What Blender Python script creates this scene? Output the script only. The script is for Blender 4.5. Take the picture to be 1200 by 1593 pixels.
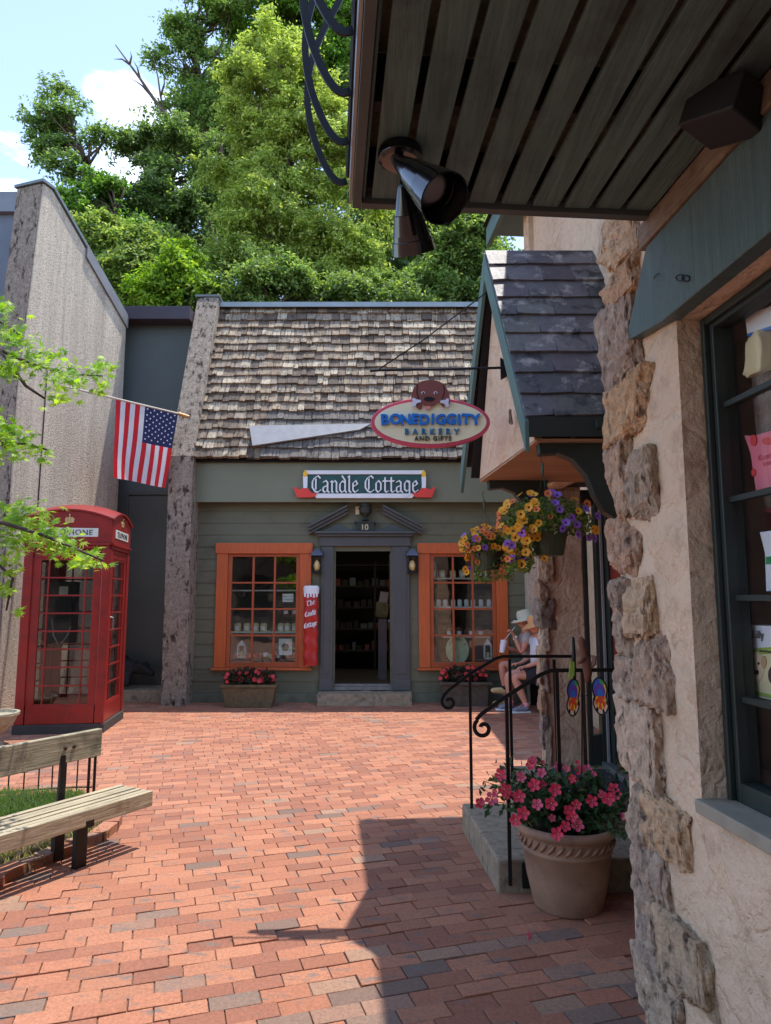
import bpy, bmesh, math, random
import numpy as np
from mathutils import Vector, Matrix, Euler, noise
for o in list(bpy.data.objects): bpy.data.objects.remove(o)
SC = bpy.context.scene
COL = SC.collection
R = math.radians
random.seed(7)
# ------------------------------------------------------------------ camera, world, sun
F_PX, PITCH, EYE = 1080.0, R(7.05), 1.5
cam = bpy.data.cameras.new('camera'); cam_o = bpy.data.objects.new('camera', cam); COL.objects.link(cam_o)
cam.sensor_fit = 'VERTICAL'; cam.sensor_height = 36.0; cam.lens = F_PX / 1593.0 * 36.0
cam.clip_start = 0.05; cam.clip_end = 2000
cam_o.location = (0, 0, EYE); cam_o.rotation_euler = (R(90) + PITCH, 0, 0)
SC.camera = cam_o
SC.render.engine = 'CYCLES'
SC.render.resolution_x = 771; SC.render.resolution_y = 1024
SC.view_settings.view_transform = 'Standard'; SC.view_settings.look = 'None'
SC.view_settings.exposure = 1.68; SC.view_settings.gamma = 1.0
SUN = Vector((0.22, 0.15, 1.0)).normalized()
w = bpy.data.worlds.new('World'); SC.world = w; w.use_nodes = True
nt = w.node_tree; nt.nodes.clear()
wo = nt.nodes.new('ShaderNodeOutputWorld'); bg = nt.nodes.new('ShaderNodeBackground')
sky = nt.nodes.new('ShaderNodeTexSky'); sky.sky_type = 'NISHITA'; sky.sun_disc = False
sky.sun_elevation = math.asin(SUN.z); sky.sun_rotation = math.atan2(SUN.x, SUN.y)
sky.air_density = 0.9; sky.dust_density = 0.1; sky.ozone_density = 3.0; sky.altitude = 400
tc = nt.nodes.new('ShaderNodeTexCoord'); mp = nt.nodes.new('ShaderNodeMapping'); mp.inputs['Scale'].default_value = (1.6, 1.6, 4.2)
mp.inputs['Location'].default_value = (0.3, 0.2, 0.35)
ns = nt.nodes.new('ShaderNodeTexNoise'); ns.inputs['Scale'].default_value = 2.3; ns.inputs['Detail'].default_value = 8; ns.inputs['Roughness'].default_value = 0.6
rp = nt.nodes.new('ShaderNodeValToRGB'); rp.color_ramp.elements[0].position = 0.58; rp.color_ramp.elements[1].position = 0.82
mx = nt.nodes.new('ShaderNodeMix'); mx.data_type = 'RGBA'
L = nt.links.new
L(tc.outputs['Generated'], mp.inputs['Vector']); L(mp.outputs['Vector'], ns.inputs['Vector']); L(ns.outputs['Fac'], rp.inputs['Fac'])
L(rp.outputs['Color'], mx.inputs['Factor']); L(sky.outputs['Color'], mx.inputs['A']); mx.inputs['B'].default_value = (8.0, 7.9, 7.8, 1)
hs_ = nt.nodes.new('ShaderNodeHueSaturation'); hs_.inputs['Saturation'].default_value = .84; L(mx.outputs['Result'], hs_.inputs['Color']); L(hs_.outputs['Color'], bg.inputs['Color']); bg.inputs['Strength'].default_value = 0.15; L(bg.outputs['Background'], wo.inputs['Surface'])
sl = bpy.data.lights.new('sun', 'SUN'); sl.energy = 2.0; sl.angle = R(0.5); sl.color = (1.0, 0.95, 0.87)
so = bpy.data.objects.new('sun', sl); COL.objects.link(so); so.rotation_euler = SUN.to_track_quat('Z', 'Y').to_euler()

# ------------------------------------------------------------------ helpers
cP, sP = math.cos(PITCH), math.sin(PITCH)
def ray(u, v):
    x = (u - 600) / F_PX; z = -(v - 796.5) / F_PX
    return Vector((x, cP - z * sP, sP + z * cP))
def aY(u, v, Y):
    r = ray(u, v); return r * (Y / r.y) + Vector((0, 0, EYE))
def aZ(u, v, z=0.0):
    r = ray(u, v); return r * ((z - EYE) / r.z) + Vector((0, 0, EYE))
def aW(u, v, X0=.95, Y0=2.75, k=.08):
    r = ray(u, v); return r * ((X0 + k * Y0) / (r.x + k * r.y)) + Vector((0, 0, EYE))
def lin(c):
    return tuple(((x / 255) / 12.92 if x / 255 <= .04045 else ((x / 255 + .055) / 1.055) ** 2.4) for x in c)
def hx(r, g, b): return lin((r, g, b))

def mat(name, col=(.5, .5, .5), rough=.7, metal=0, var=.15, scale=4, detail=5, stretch=(1, 1, 1), bump=0.0, bscale=60, bstretch=None,
        col2=None, c2pos=(.5, .62), c2scale=3, attr=False, spec=.5, bdist=.01, trans=0, musg=None, c2stretch=(1, 1, 1), coat=0, vor=0):
    m = bpy.data.materials.new(name); m.use_nodes = True
    n = m.node_tree.nodes; l = m.node_tree.links.new
    p = n['Principled BSDF']; p.inputs['Roughness'].default_value = rough; p.inputs['Metallic'].default_value = metal
    p.inputs['Specular IOR Level'].default_value = spec
    if coat: p.inputs['Coat Weight'].default_value = coat; p.inputs['Coat Roughness'].default_value = .15
    t = n.new('ShaderNodeTexCoord')
    def noi(sc, st, det=5, ro=.6):
        mpn = n.new('ShaderNodeMapping'); mpn.inputs['Scale'].default_value = st
        q = n.new('ShaderNodeTexNoise'); q.inputs['Scale'].default_value = sc; q.inputs['Detail'].default_value = det; q.inputs['Roughness'].default_value = ro
        l(t.outputs['Object'], mpn.inputs['Vector']); l(mpn.outputs['Vector'], q.inputs['Vector']); return q.outputs['Fac']
    def mixc(f, a, b, mode='MIX'):
        x = n.new('ShaderNodeMix'); x.data_type = 'RGBA'; x.blend_type = mode
        for s, val in (('Factor', f), ('A', a), ('B', b)):
            if hasattr(val, 'links') or hasattr(val, 'is_linked'): l(val, x.inputs[s])
            elif s == 'Factor': x.inputs[s].default_value = val
            else: x.inputs[s].default_value = (*val[:3], 1)
        return x.outputs['Result']
    def ramp(f, a, b):
        x = n.new('ShaderNodeMapRange'); x.inputs['From Min'].default_value = a; x.inputs['From Max'].default_value = b; l(f, x.inputs['Value']); return x.outputs['Result']
    base = col
    if attr:
        at = n.new('ShaderNodeVertexColor'); at.layer_name = 'Col'
        base = mixc(1.0, at.outputs['Color'], (1, 1, 1), 'MULTIPLY')
        lo = mixc(1.0, at.outputs['Color'], (1 - var,) * 3, 'MULTIPLY'); hi = mixc(1.0, at.outputs['Color'], (1 + var,) * 3, 'MULTIPLY')
    else:
        lo = tuple(c * (1 - var) for c in col[:3]); hi = tuple(min(1, c * (1 + var)) for c in col[:3])
    c = mixc(ramp(noi(scale, stretch, detail), .3, .7), lo, hi)
    if col2 is not None:
        c = mixc(ramp(noi(c2scale, c2stretch, 7, .65), *c2pos), c, col2)
    if musg is not None:   # (colour, from, to, scale)
        c = mixc(ramp(noi(musg[3], (1, 1, 1), 8, .7), musg[1], musg[2]), c, musg[0])
    l(c, p.inputs['Base Color'])
    if bump:
        b = n.new('ShaderNodeBump'); b.inputs['Strength'].default_value = bump; b.inputs['Distance'].default_value = bdist
        l(noi(bscale, bstretch or stretch, 6, .65), b.inputs['Height']); l(b.outputs['Normal'], p.inputs['Normal'])
        if vor:   # trowel ridges and hairline cracks
            dn = n.new('ShaderNodeTexNoise'); dn.inputs['Scale'].default_value = vor * .6; dn.inputs['Detail'].default_value = 4; l(t.outputs['Object'], dn.inputs['Vector'])
            va = n.new('ShaderNodeVectorMath'); va.operation = 'MULTIPLY_ADD'; va.inputs[1].default_value = (.9, .9, .9); l(dn.outputs['Color'], va.inputs[0]); l(t.outputs['Object'], va.inputs[2])
            vo = n.new('ShaderNodeTexVoronoi'); vo.feature = 'DISTANCE_TO_EDGE'; vo.inputs['Scale'].default_value = vor; l(va.outputs[0], vo.inputs['Vector'])
            mr = n.new('ShaderNodeMapRange'); mr.inputs['From Max'].default_value = .07; l(vo.outputs['Distance'], mr.inputs['Value'])
            b2 = n.new('ShaderNodeBump'); b2.inputs['Strength'].default_value = .3; b2.inputs['Distance'].default_value = .02; l(mr.outputs['Result'], b2.inputs['Height']); l(b.outputs['Normal'], b2.inputs['Normal']); l(b2.outputs['Normal'], p.inputs['Normal'])
    if trans:
        out = n['Material Output']; tr = n.new('ShaderNodeBsdfTranslucent'); ms = n.new('ShaderNodeMixShader'); ms.inputs[0].default_value = trans
        tcx = mixc(1.0, c, (1.25, 1.3, .55) if name.startswith('leaf') else (1.1, 1.1, 1.1), 'MULTIPLY'); l(tcx, tr.inputs['Color'])
        l(p.outputs[0], ms.inputs[1]); l(tr.outputs[0], ms.inputs[2]); l(ms.outputs[0], out.inputs['Surface'])
    return m
def glass(name, tint=(.9, .95, .93), refl=.04, rough=.0):
    m = bpy.data.materials.new(name); m.use_nodes = True; n = m.node_tree.nodes; l = m.node_tree.links.new
    n.remove(n['Principled BSDF']); out = n['Material Output']
    tr = n.new('ShaderNodeBsdfTransparent'); tr.inputs[0].default_value = (*tint, 1)
    gl = n.new('ShaderNodeBsdfGlossy'); gl.inputs['Roughness'].default_value = rough
    geo = n.new('ShaderNodeNewGeometry'); dp = n.new('ShaderNodeVectorMath'); dp.operation = 'DOT_PRODUCT'; l(geo.outputs['Incoming'], dp.inputs[0]); l(geo.outputs['Normal'], dp.inputs[1])
    def mth(op, a, b):
        x = n.new('ShaderNodeMath'); x.operation = op
        for i, q_ in enumerate((a, b)):
            if q_ is None: continue
            if hasattr(q_, 'is_linked'): l(q_, x.inputs[i])
            else: x.inputs[i].default_value = q_
        return x.outputs[0]
    sch = mth('ADD', mth('MULTIPLY', mth('POWER', mth('SUBTRACT', 1.0, mth('ABSOLUTE', dp.outputs['Value'], None)), 5.0), .96), .04)
    tcn = n.new('ShaderNodeTexCoord'); q = n.new('ShaderNodeTexNoise'); q.inputs['Scale'].default_value = 1.7; bp = n.new('ShaderNodeBump'); bp.inputs['Strength'].default_value = .12; bp.inputs['Distance'].default_value = .05
    l(tcn.outputs['Object'], q.inputs['Vector']); l(q.outputs['Fac'], bp.inputs['Height']); l(bp.outputs['Normal'], gl.inputs['Normal'])
    ad = n.new('ShaderNodeMath'); ad.operation = 'ADD'; ad.inputs[1].default_value = refl; ad.use_clamp = True
    ms = n.new('ShaderNodeMixShader'); l(sch, ad.inputs[0]); l(ad.outputs[0], ms.inputs[0]); l(tr.outputs[0], ms.inputs[1]); l(gl.outputs[0], ms.inputs[2]); l(ms.outputs[0], out.inputs['Surface'])
    return m
def glow(name, col, s):
    m = bpy.data.materials.new(name); m.use_nodes = True; p = m.node_tree.nodes['Principled BSDF']
    p.inputs['Base Color'].default_value = (*col, 1); p.inputs['Emission Color'].default_value = (*col, 1); p.inputs['Emission Strength'].default_value = s; return m

WM = {}
class MB:
    def __init__(s): s.v = []; s.f = []; s.mi = []; s.c = []; s.m = 0; s.col = (1, 1, 1); s.M = Matrix.Identity(4)
    def add(s, vs, fs):
        b = len(s.v)
        for p in vs: s.v.append(tuple(s.M @ Vector(p)))
        for f in fs: s.f.append([b + i for i in f]); s.mi.append(s.m); s.c.append(s.col)
        return s
    def box(s, c, d, rot=None):
        x, y, z = d[0] / 2, d[1] / 2, d[2] / 2
        vs = [Vector((i * x, j * y, k * z)) for k in (-1, 1) for j in (-1, 1) for i in (-1, 1)]
        if rot is not None:
            q = rot if isinstance(rot, Matrix) else Euler(rot).to_matrix()
            vs = [q @ a for a in vs]
        vs = [a + Vector(c) for a in vs]
        return s.add(vs, [(0, 2, 3, 1), (4, 5, 7, 6), (0, 1, 5, 4), (2, 6, 7, 3), (0, 4, 6, 2), (1, 3, 7, 5)])
    def bb(s, x0, x1, y0, y1, z0, z1): return s.box(((x0 + x1) / 2, (y0 + y1) / 2, (z0 + z1) / 2), (abs(x1 - x0), abs(y1 - y0), abs(z1 - z0)))
    def hexa(s, p):  # 8 points: bottom 4 ccw, top 4 ccw
        return s.add(p, [(3, 2, 1, 0), (4, 5, 6, 7), (0, 1, 5, 4), (1, 2, 6, 5), (2, 3, 7, 6), (3, 0, 4, 7)])
    def prism(s, poly, vec):
        n = len(poly); v = Vector(vec); a = [Vector(p) for p in poly]
        return s.add(a + [p + v for p in a], [list(range(n))[::-1], list(range(n, 2 * n))] + [(i, (i + 1) % n, n + (i + 1) % n, n + i) for i in range(n)])
    def face(s, poly): return s.add(poly, [list(range(len(poly)))])
    def tube(s, path, r, n=8, flat=None, caps=True, closed=False):
        P = [Vector(p) for p in path]; k = len(P)
        rs = r if hasattr(r, '__len__') else [r] * k
        vs = []; fs = []; up = None
        for i, p in enumerate(P):
            if closed: t = P[(i + 1) % k] - P[i - 1]
            else: t = P[min(i + 1, k - 1)] - P[max(i - 1, 0)]
            t.normalize()
            if up is None:
                up = Vector((0, 0, 1)) if abs(t.z) < .9 else Vector((0, 1, 0))
                if flat: up = Vector(flat[2])
            a = t.cross(up); a.normalize(); b = a.cross(t); b.normalize(); up = b
            for j in range(n):
                th = 2 * math.pi * (j + .5) / n
                if flat: vs.append(p + a * math.cos(th) * flat[0] * 1.414 + b * math.sin(th) * flat[1] * 1.414)
                else: vs.append(p + (a * math.cos(th) + b * math.sin(th)) * rs[i])
        m = k if closed else k - 1
        for i in range(m):
            for j in range(n): fs.append((i * n + j, i * n + (j + 1) % n, ((i + 1) % k) * n + (j + 1) % n, ((i + 1) % k) * n + j))
        if caps and not closed: fs.append(list(range(n))[::-1]); fs.append([(k - 1) * n + j for j in range(n)])
        return s.add(vs, fs)
    def lathe(s, prof, c=(0, 0, 0), n=24, rot=None, sx=1, sy=1):
        vs = []; fs = []; c = Vector(c)
        for (r, z) in prof:
            for j in range(n):
                th = 2 * math.pi * j / n; p = Vector((r * math.cos(th) * sx, r * math.sin(th) * sy, z))
                if rot is not None: p = rot @ p
                vs.append(p + c)
        k = len(prof)
        for i in range(k - 1):
            for j in range(n): fs.append((i * n + j, i * n + (j + 1) % n, (i + 1) * n + (j + 1) % n, (i + 1) * n + j))
        if prof[0][0] > 1e-5: fs.append(list(range(n))[::-1])
        if prof[-1][0] > 1e-5: fs.append([(k - 1) * n + j for j in range(n)])
        return s.add(vs, fs)
    def grid(s, fn, nu, nv):
        vs = [fn(i / nu, j / nv) for j in range(nv + 1) for i in range(nu + 1)]
        return s.add(vs, [(j * (nu + 1) + i, j * (nu + 1) + i + 1, (j + 1) * (nu + 1) + i + 1, (j + 1) * (nu + 1) + i) for j in range(nv) for i in range(nu)])
    def text(s, txt, size, M, ext=.004, off=0, m=None, shear=0, align='CENTER', spacing=1.0):
        if not txt.strip(): return s
        cu = bpy.data.curves.new('t', 'FONT'); cu.body = txt; cu.size = size; cu.extrude = ext; cu.offset = off; cu.align_x = align; cu.align_y = 'CENTER'; cu.shear = shear; cu.space_character = spacing
        cu.resolution_u = 4
        o = bpy.data.objects.new('t', cu); COL.objects.link(o)
        dg = bpy.context.evaluated_depsgraph_get(); me = bpy.data.meshes.new_from_object(o.evaluated_get(dg))
        xs_ = [v.co.x for v in me.vertices]; ys_ = [v.co.y for v in me.vertices]; ctr = Vector(((min(xs_) + max(xs_)) / 2, (min(ys_) + max(ys_)) / 2, 0))
        old = s.M; s.M = s.M @ M; om = s.m
        if m is not None: s.m = m
        s.add([v.co - ctr for v in me.vertices], [list(p.vertices) for p in me.polygons]); s.M = old; s.m = om
        bpy.data.objects.remove(o); bpy.data.curves.remove(cu); bpy.data.meshes.remove(me); return s
    def build(s, name, mats, parent=None, smooth=False, bevel=0, local=False, seg=2, sub=0):
        me = bpy.data.meshes.new(name)
        W = WM.get(parent.name, Matrix.Identity(4)) if parent else Matrix.Identity(4)
        vs = s.v
        if parent and not local: Wi = W.inverted(); vs = [tuple(Wi @ Vector(p)) for p in vs]
        me.from_pydata(vs, [], s.f)
        mats = mats if isinstance(mats, (list, tuple)) else [mats]
        for m in mats: me.materials.append(m)
        me.polygons.foreach_set('material_index', s.mi)
        if any(c != (1, 1, 1) for c in s.c):
            ca = me.color_attributes.new('Col', 'FLOAT_COLOR', 'CORNER'); a = []
            for f, c in zip(s.f, s.c): a += [c[0], c[1], c[2], 1.0] * len(f)
            ca.data.foreach_set('color', a)
        me.validate(); me.update()
        bm = bmesh.new(); bm.from_mesh(me); bmesh.ops.recalc_face_normals(bm, faces=bm.faces) if len(bm.faces) < 60000 else None; bm.to_mesh(me); bm.free()
        if smooth: me.polygons.foreach_set('use_smooth', [True] * len(me.polygons)); me.update()
        o = bpy.data.objects.new(name, me); COL.objects.link(o)
        if parent: o.parent = parent; WM[o.name] = W
        if bevel:
            b = o.modifiers.new('bevel', 'BEVEL'); b.width = bevel; b.segments = seg; b.limit_method = 'ANGLE'; b.angle_limit = R(40)
        if sub:
            b = o.modifiers.new('sub', 'SUBSURF'); b.levels = sub; b.render_levels = sub
        return o
def tag(o, label=None, cat=None, group=None, kind=None):
    if label: o['label'] = label
    if cat: o['category'] = cat
    if group: o['group'] = group
    if kind: o['kind'] = kind
    return o
def thing(name, label, cat, loc=(0, 0, 0), rz=0, group=None, kind=None):
    o = bpy.data.objects.new(name, None); COL.objects.link(o); o.location = loc; o.rotation_euler = (0, 0, rz); o.empty_display_size = .1
    WM[o.name] = Matrix.Translation(loc) @ Matrix.Rotation(rz, 4, 'Z')
    return tag(o, label, cat, group, kind)
def dup(root, loc, rz=0, label=None, group=None, scale=None):
    r = root.copy(); COL.objects.link(r); r.location = loc; r.rotation_euler = (0, 0, rz)
    if scale: r.scale = scale
    if label: r['label'] = label
    if group: r['group'] = group
    for ch in list(root.children):
        c = ch.copy(); COL.objects.link(c); c.parent = r
        for g in list(ch.children):
            d = g.copy(); COL.objects.link(d); d.parent = c
    return r
def single(mb, name, mats, label, cat, group=None, loc=None, **k):
    """one-mesh thing with its origin at loc"""
    if loc is not None: mb.v = [tuple(Vector(p) - Vector(loc)) for p in mb.v]
    o = mb.build(name, mats, **k)
    if loc is not None: o.location = loc
    return tag(o, label, cat, group)
def TM(o, x=(1, 0, 0), y=(0, 0, 1)):
    x = Vector(x).normalized(); y = Vector(y).normalized(); z = x.cross(y)
    return Matrix(((x.x, y.x, z.x, o[0]), (x.y, y.y, z.y, o[1]), (x.z, y.z, z.z, o[2]), (0, 0, 0, 1)))
def rock_mesh(c, d, seed, mb, rough=.16, sub=3, rot=None, ang=0):
    bm = bmesh.new(); bmesh.ops.create_cube(bm, size=1)
    bmesh.ops.bevel(bm, geom=bm.edges[:], offset=.13 if not ang else .07, segments=1, affect='EDGES')
    bmesh.ops.subdivide_edges(bm, edges=bm.edges[:], cuts=sub, use_grid_fill=True)
    rnd = random.Random(seed); of = Vector((rnd.random() * 50, rnd.random() * 50, rnd.random() * 50))
    sk = [(rnd.uniform(-.22, .22), rnd.uniform(-.22, .22)) for _ in range(3)]
    vs = []
    q = Euler((rnd.uniform(-.1, .1), rnd.uniform(-.1, .1), rnd.uniform(-.1, .1))).to_matrix() if rot is None else rot
    cuts = []
    for _ in range(ang):   # chip planes off the block
        n = Vector((rnd.gauss(0, 1), rnd.gauss(0, 1), rnd.gauss(0, .8))).normalized(); cuts.append((n, rnd.uniform(.44, .56)))
    for v in bm.verts:
        p = v.co.copy(); p.x += p.z * sk[0][0] * (.5 if ang else 1); p.y += p.z * sk[1][0] * (.5 if ang else 1); p.z += p.x * sk[2][0] * .5
        for n, dd in cuts:
            e = p.dot(n) - dd
            if e > 0: p -= n * e * .9
        p = Vector((p.x * d[0], p.y * d[1], p.z * d[2])); s = min(d)
        nn = noise.noise_vector(p * (1.6 / s) * .5 + of) * rough * s + noise.noise_vector(p * (6 / s) * .5 + of) * rough * .4 * s
        if ang:
            dr = Vector(p).normalized(); pp = Vector((p.x, p.y, p.z * .45)) * (9 / s) * .5 + of
            nn = nn * .7 + dr * (noise.fractal(pp * 1.3, .8, 2.2, 6) * .12 * s)
        vs.append(q @ (p + nn) + Vector(c))
    bm.verts.index_update(); fs = [[v.index for v in f.verts] for f in bm.faces]; bm.free()
    mb.add(vs, fs)

# blackletter-like lettering drawn with a slanted broad nib
GL = {
 'C': (.62, [[(.55, .85), (.42, .98), (.22, .86), (.1, .65), (.1, .3), (.25, .08), (.42, .02), (.58, .16)], [(.3, .8), (.3, .2)]]),
 'T': (.6, [[(.05, .9), (.3, 1), (.6, .88)], [(.32, .95), (.22, .6), (.22, .2), (.36, .02), (.55, .14)]]),
 'a': (.48, [[(.12, .62), (.26, .7), (.36, .6), (.36, .1), (.46, .02)], [(.36, .42), (.12, .32), (.1, .12), (.2, .02), (.36, .14)]]),
 'n': (.5, [[(.06, .64), (.14, .68), (.14, .06), (.2, .02)], [(.16, .56), (.3, .7), (.4, .6), (.4, .08), (.48, .02)]]),
 'd': (.5, [[(.22, .98), (.4, .72), (.4, .1), (.48, .02)], [(.38, .6), (.24, .68), (.1, .5), (.1, .15), (.22, .02), (.38, .14)]]),
 'l': (.26, [[(.06, .92), (.14, .98), (.14, .1), (.24, .02)]]),
 'e': (.42, [[(.12, .36), (.36, .5), (.26, .7), (.1, .55), (.1, .15), (.22, .02), (.38, .14)]]),
 'o': (.46, [[(.24, .7), (.1, .55), (.1, .16), (.22, .02), (.38, .18), (.38, .55), (.24, .7)]]),
 't': (.36, [[(.16, .88), (.16, .12), (.24, .02), (.34, .1)], [(.03, .68), (.32, .68)]]),
 'g': (.48, [[(.36, .6), (.22, .7), (.1, .55), (.1, .2), (.22, .08), (.36, .2)], [(.3, .68), (.38, .64), (.38, -.1), (.22, -.24), (.06, -.12)]]),
 'h': (.5, [[(.06, .9), (.14, .98), (.14, .04)], [(.16, .54), (.3, .7), (.4, .58), (.4, .15), (.32, -.05)]]),
 ' ': (.3, [])}
def nib_text(mb, txt, M, size, width, ext, nib=.12, ang=R(40)):
    tot = sum(GL[c][0] for c in txt) ; sx = width / tot
    x = -width / 2; nb = Vector((math.cos(ang) * nib * size * .5, math.sin(ang) * nib * size * .5, 0)); nb2 = Vector((-nb.y, nb.x, 0)) * .45
    old = mb.M; mb.M = mb.M @ M; q = 0
    for c in txt:
        wd, st = GL[c]
        for s in st:
            P = [Vector((x + a * sx, (b - .5) * size, 0)) for a, b in s]
            for a, b in zip(P[:-1], P[1:]):
                q += 1; e = ext + (q % 9) * .00012
                pts = [a + nb + nb2, a - nb + nb2, a - nb - nb2, a + nb - nb2, b + nb + nb2, b - nb + nb2, b - nb - nb2, b + nb - nb2]
                cc = sum(pts, Vector()) / 8   # hull of the two nib marks
                h = sorted(set((round(p.x, 6), round(p.y, 6)) for p in pts))
                def half(z):
                    o = []
                    for p in z:
                        while len(o) > 1 and (o[-1][0] - o[-2][0]) * (p[1] - o[-2][1]) - (o[-1][1] - o[-2][1]) * (p[0] - o[-2][0]) <= 0: o.pop()
                        o.append(p)
                    return o
                hull = half(h)[:-1] + half(h[::-1])[:-1]
                mb.prism([(p[0], p[1], 0) for p in hull], (0, 0, e))
        x += wd * sx
    mb.M = old

# ------------------------------------------------------------------ materials
M_brick = mat('brick', attr=True, rough=.92, var=.2, scale=70, bump=.9, bscale=150, bdist=.004, col2=(.15, .13, .115), c2pos=(.56, .68), c2scale=5.5, c2stretch=(1, 2.6, 1), musg=(hx(112, 78, 64), .54, .74, 95))
M_sand = mat('joint_sand', hx(126, 92, 76), .95, var=.35, scale=30, bump=.6, bscale=120)
M_siding = mat('siding_paint', hx(98, 99, 78), .6, var=.1, scale=2, stretch=(1, 1, 4), bump=.12, bscale=40, bstretch=(.4, 1, 6), musg=(hx(66, 68, 56), .55, .75, 1.4))
M_fascia = mat('fascia_paint', hx(112, 117, 96), .55, var=.07, scale=1.2, bump=.05, bscale=30, musg=(hx(120, 128, 112), .55, .8, 2))
M_grey = mat('surround_paint', hx(76, 79, 80), .5, var=.1, scale=3, bump=.08, bscale=40)
M_orange = mat('window_orange', hx(186, 92, 44), .5, var=.14, scale=5, stretch=(6, 6, .6), bump=.1, bscale=40, bstretch=(8, 8, .5))
M_orange_d = mat('sash_orange', hx(164, 80, 44), .45, var=.12, scale=8)
M_shake = mat('cedar_shake', attr=True, rough=.8, var=.5, scale=30, stretch=(3.2, 1, .22), bump=1.0, bscale=50, bstretch=(3, 1, .12), bdist=.02, col2=(.035, .03, .028), c2pos=(.5, .66), c2scale=9, c2stretch=(3, 1, .35))
M_underlay = mat('roof_underlay', hx(30, 26, 24), .9)
M_capmetal = mat('cap_metal', hx(140, 146, 146), .4, .6, var=.15, scale=3)
M_conc = mat('exposed_aggregate', hx(198, 184, 164), .95, var=.22, scale=1.8, stretch=(3, 3, .22), bump=.8, bscale=48, bstretch=(1, 1, 1), bdist=.035, musg=(hx(140, 132, 120), .5, .7, 30), col2=hx(150, 138, 124), c2pos=(.52, .8), c2scale=2.2, c2stretch=(3.5, 3.5, .16))
M_conc_moss = mat('mossy_concrete', hx(170, 156, 140), .95, var=.28, scale=18, bump=1.0, bscale=60, bdist=.05, col2=hx(62, 48, 38), c2pos=(.53, .63), c2scale=11, c2stretch=(1.2, 1.2, .55), musg=(hx(88, 80, 76), .5, .72, 40))
M_conc_top = mat('coping', hx(110, 116, 116), .5, .4, var=.15)
M_darkwall = mat('recess_paint', hx(80, 88, 84), .55, var=.12, scale=1.2, bump=.05, bscale=10)
M_purple = mat('cap_band', hx(58, 50, 58), .5, var=.15)
M_slateblue = mat('slate_blue_wall', hx(96, 104, 116), .6, var=.08)
M_red = mat('booth_red', hx(134, 26, 20), .42, var=.16, scale=3, bump=.12, bscale=30, coat=.15, musg=(hx(104, 26, 22), .5, .7, 5))
M_black = mat('wrought_iron', hx(22, 22, 24), .45, .3, var=.3, scale=30, bump=.2, bscale=120, bdist=.002)
M_blackgloss = mat('lamp_black', hx(16, 17, 20), .18, .2, var=.3, scale=12, coat=.5)
M_rust = mat('rusty_post', hx(66, 44, 36), .7, .2, var=.3, scale=30)
M_white = mat('white_paint', hx(222, 226, 232), .5, var=.05)
M_cream = mat('cream_paint', hx(214, 204, 160), .6, var=.06)
M_oldwood = mat('weathered_plank', hx(150, 138, 112), .85, var=.38, scale=14, stretch=(1, 1, 1), bump=.6, bscale=50, bdist=.006, musg=(hx(92, 84, 66), .55, .72, 9))
def wood_along(name, c, ax, **k):
    st = [9, 9, 9]; st[ax] = .6
    return mat(name, c, .8, var=.34, scale=5, stretch=tuple(st), bump=.7, bscale=9, bstretch=tuple(st), bdist=.006, **k)
M_benchtop = wood_along('bench_timber', hx(162, 150, 124), 1, musg=(hx(120, 100, 74), .56, .75, 5))
M_benchback = wood_along('bench_plank', hx(150, 140, 116), 1, musg=(hx(84, 82, 64), .5, .72, 7))
M_soil = mat('soil', hx(56, 42, 32), .95, var=.5, scale=40, bump=1, bscale=60, bdist=.02)
M_grass_ = mat('leaf_grass', hx(92, 130, 50), .7, var=.3, scale=10, trans=.35)
M_stucco = mat('stucco', hx(210, 184, 156), .9, var=.10, scale=2.4, vor=3.2, bump=.9, bscale=9, bdist=.05, musg=(hx(172, 146, 120), .52, .74, 7), col2=hx(218, 192, 164), c2pos=(.5, .8), c2scale=1.3)
M_stucco_d = mat('stucco_reveal', hx(158, 126, 108), .9, var=.16, scale=5, bump=.6, bscale=14, bdist=.02, musg=(hx(112, 88, 78), .55, .7, 9))
M_rock = mat('quoin_rock', attr=True, rough=.95, var=.3, scale=22, bump=1.0, bscale=45, bdist=.035, col2=hx(104, 84, 72), c2pos=(.54, .66), c2scale=26, c2stretch=(1, 1, .5), musg=(hx(212, 196, 172), .55, .72, 14))
M_teal = mat('teal_board', hx(84, 104, 102), .38, var=.22, scale=4, stretch=(1, 9, .5), bump=1.0, bscale=14, bstretch=(2, 9, .3), bdist=.01)
M_greenpaint = mat('dark_green_paint', hx(40, 48, 44), .5, var=.15, scale=4, bump=.15, bscale=30)
M_barge = mat('bargeboard_green', hx(84, 112, 106), .5, var=.1, scale=4, bump=.1, bscale=30)
M_deck = wood_along('deck_board', hx(84, 106, 102), 1, musg=(hx(50, 50, 52), .5, .8, 3))
M_deckfasc = mat('deck_fascia', hx(78, 84, 82), .7, var=.15, scale=5)
M_ledger = wood_along('ledger_wood', hx(120, 102, 84), 1, musg=(hx(92, 58, 40), .5, .7, 8))
M_slate = mat('slate', attr=True, rough=.55, var=.25, scale=12, bump=.5, bscale=30, bdist=.01, col2=(.022, .022, .022), c2pos=(.52, .62), c2scale=6, musg=(hx(158, 152, 148), .54, .68, 9))
M_soffitwood = mat('soffit_ply', hx(166, 128, 98), .8, var=.2, scale=3, stretch=(.5, 6, 6), bump=.2, bscale=20)
M_stone_step = mat('granite_step', hx(148, 132, 110), .9, var=.22, scale=18, bump=.6, bscale=70, bdist=.008, musg=(hx(74, 72, 64), .52, .7, 12))
M_found = mat('foundation', hx(110, 110, 92), .9, var=.25, scale=6, bump=.5, bscale=30)
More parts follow.
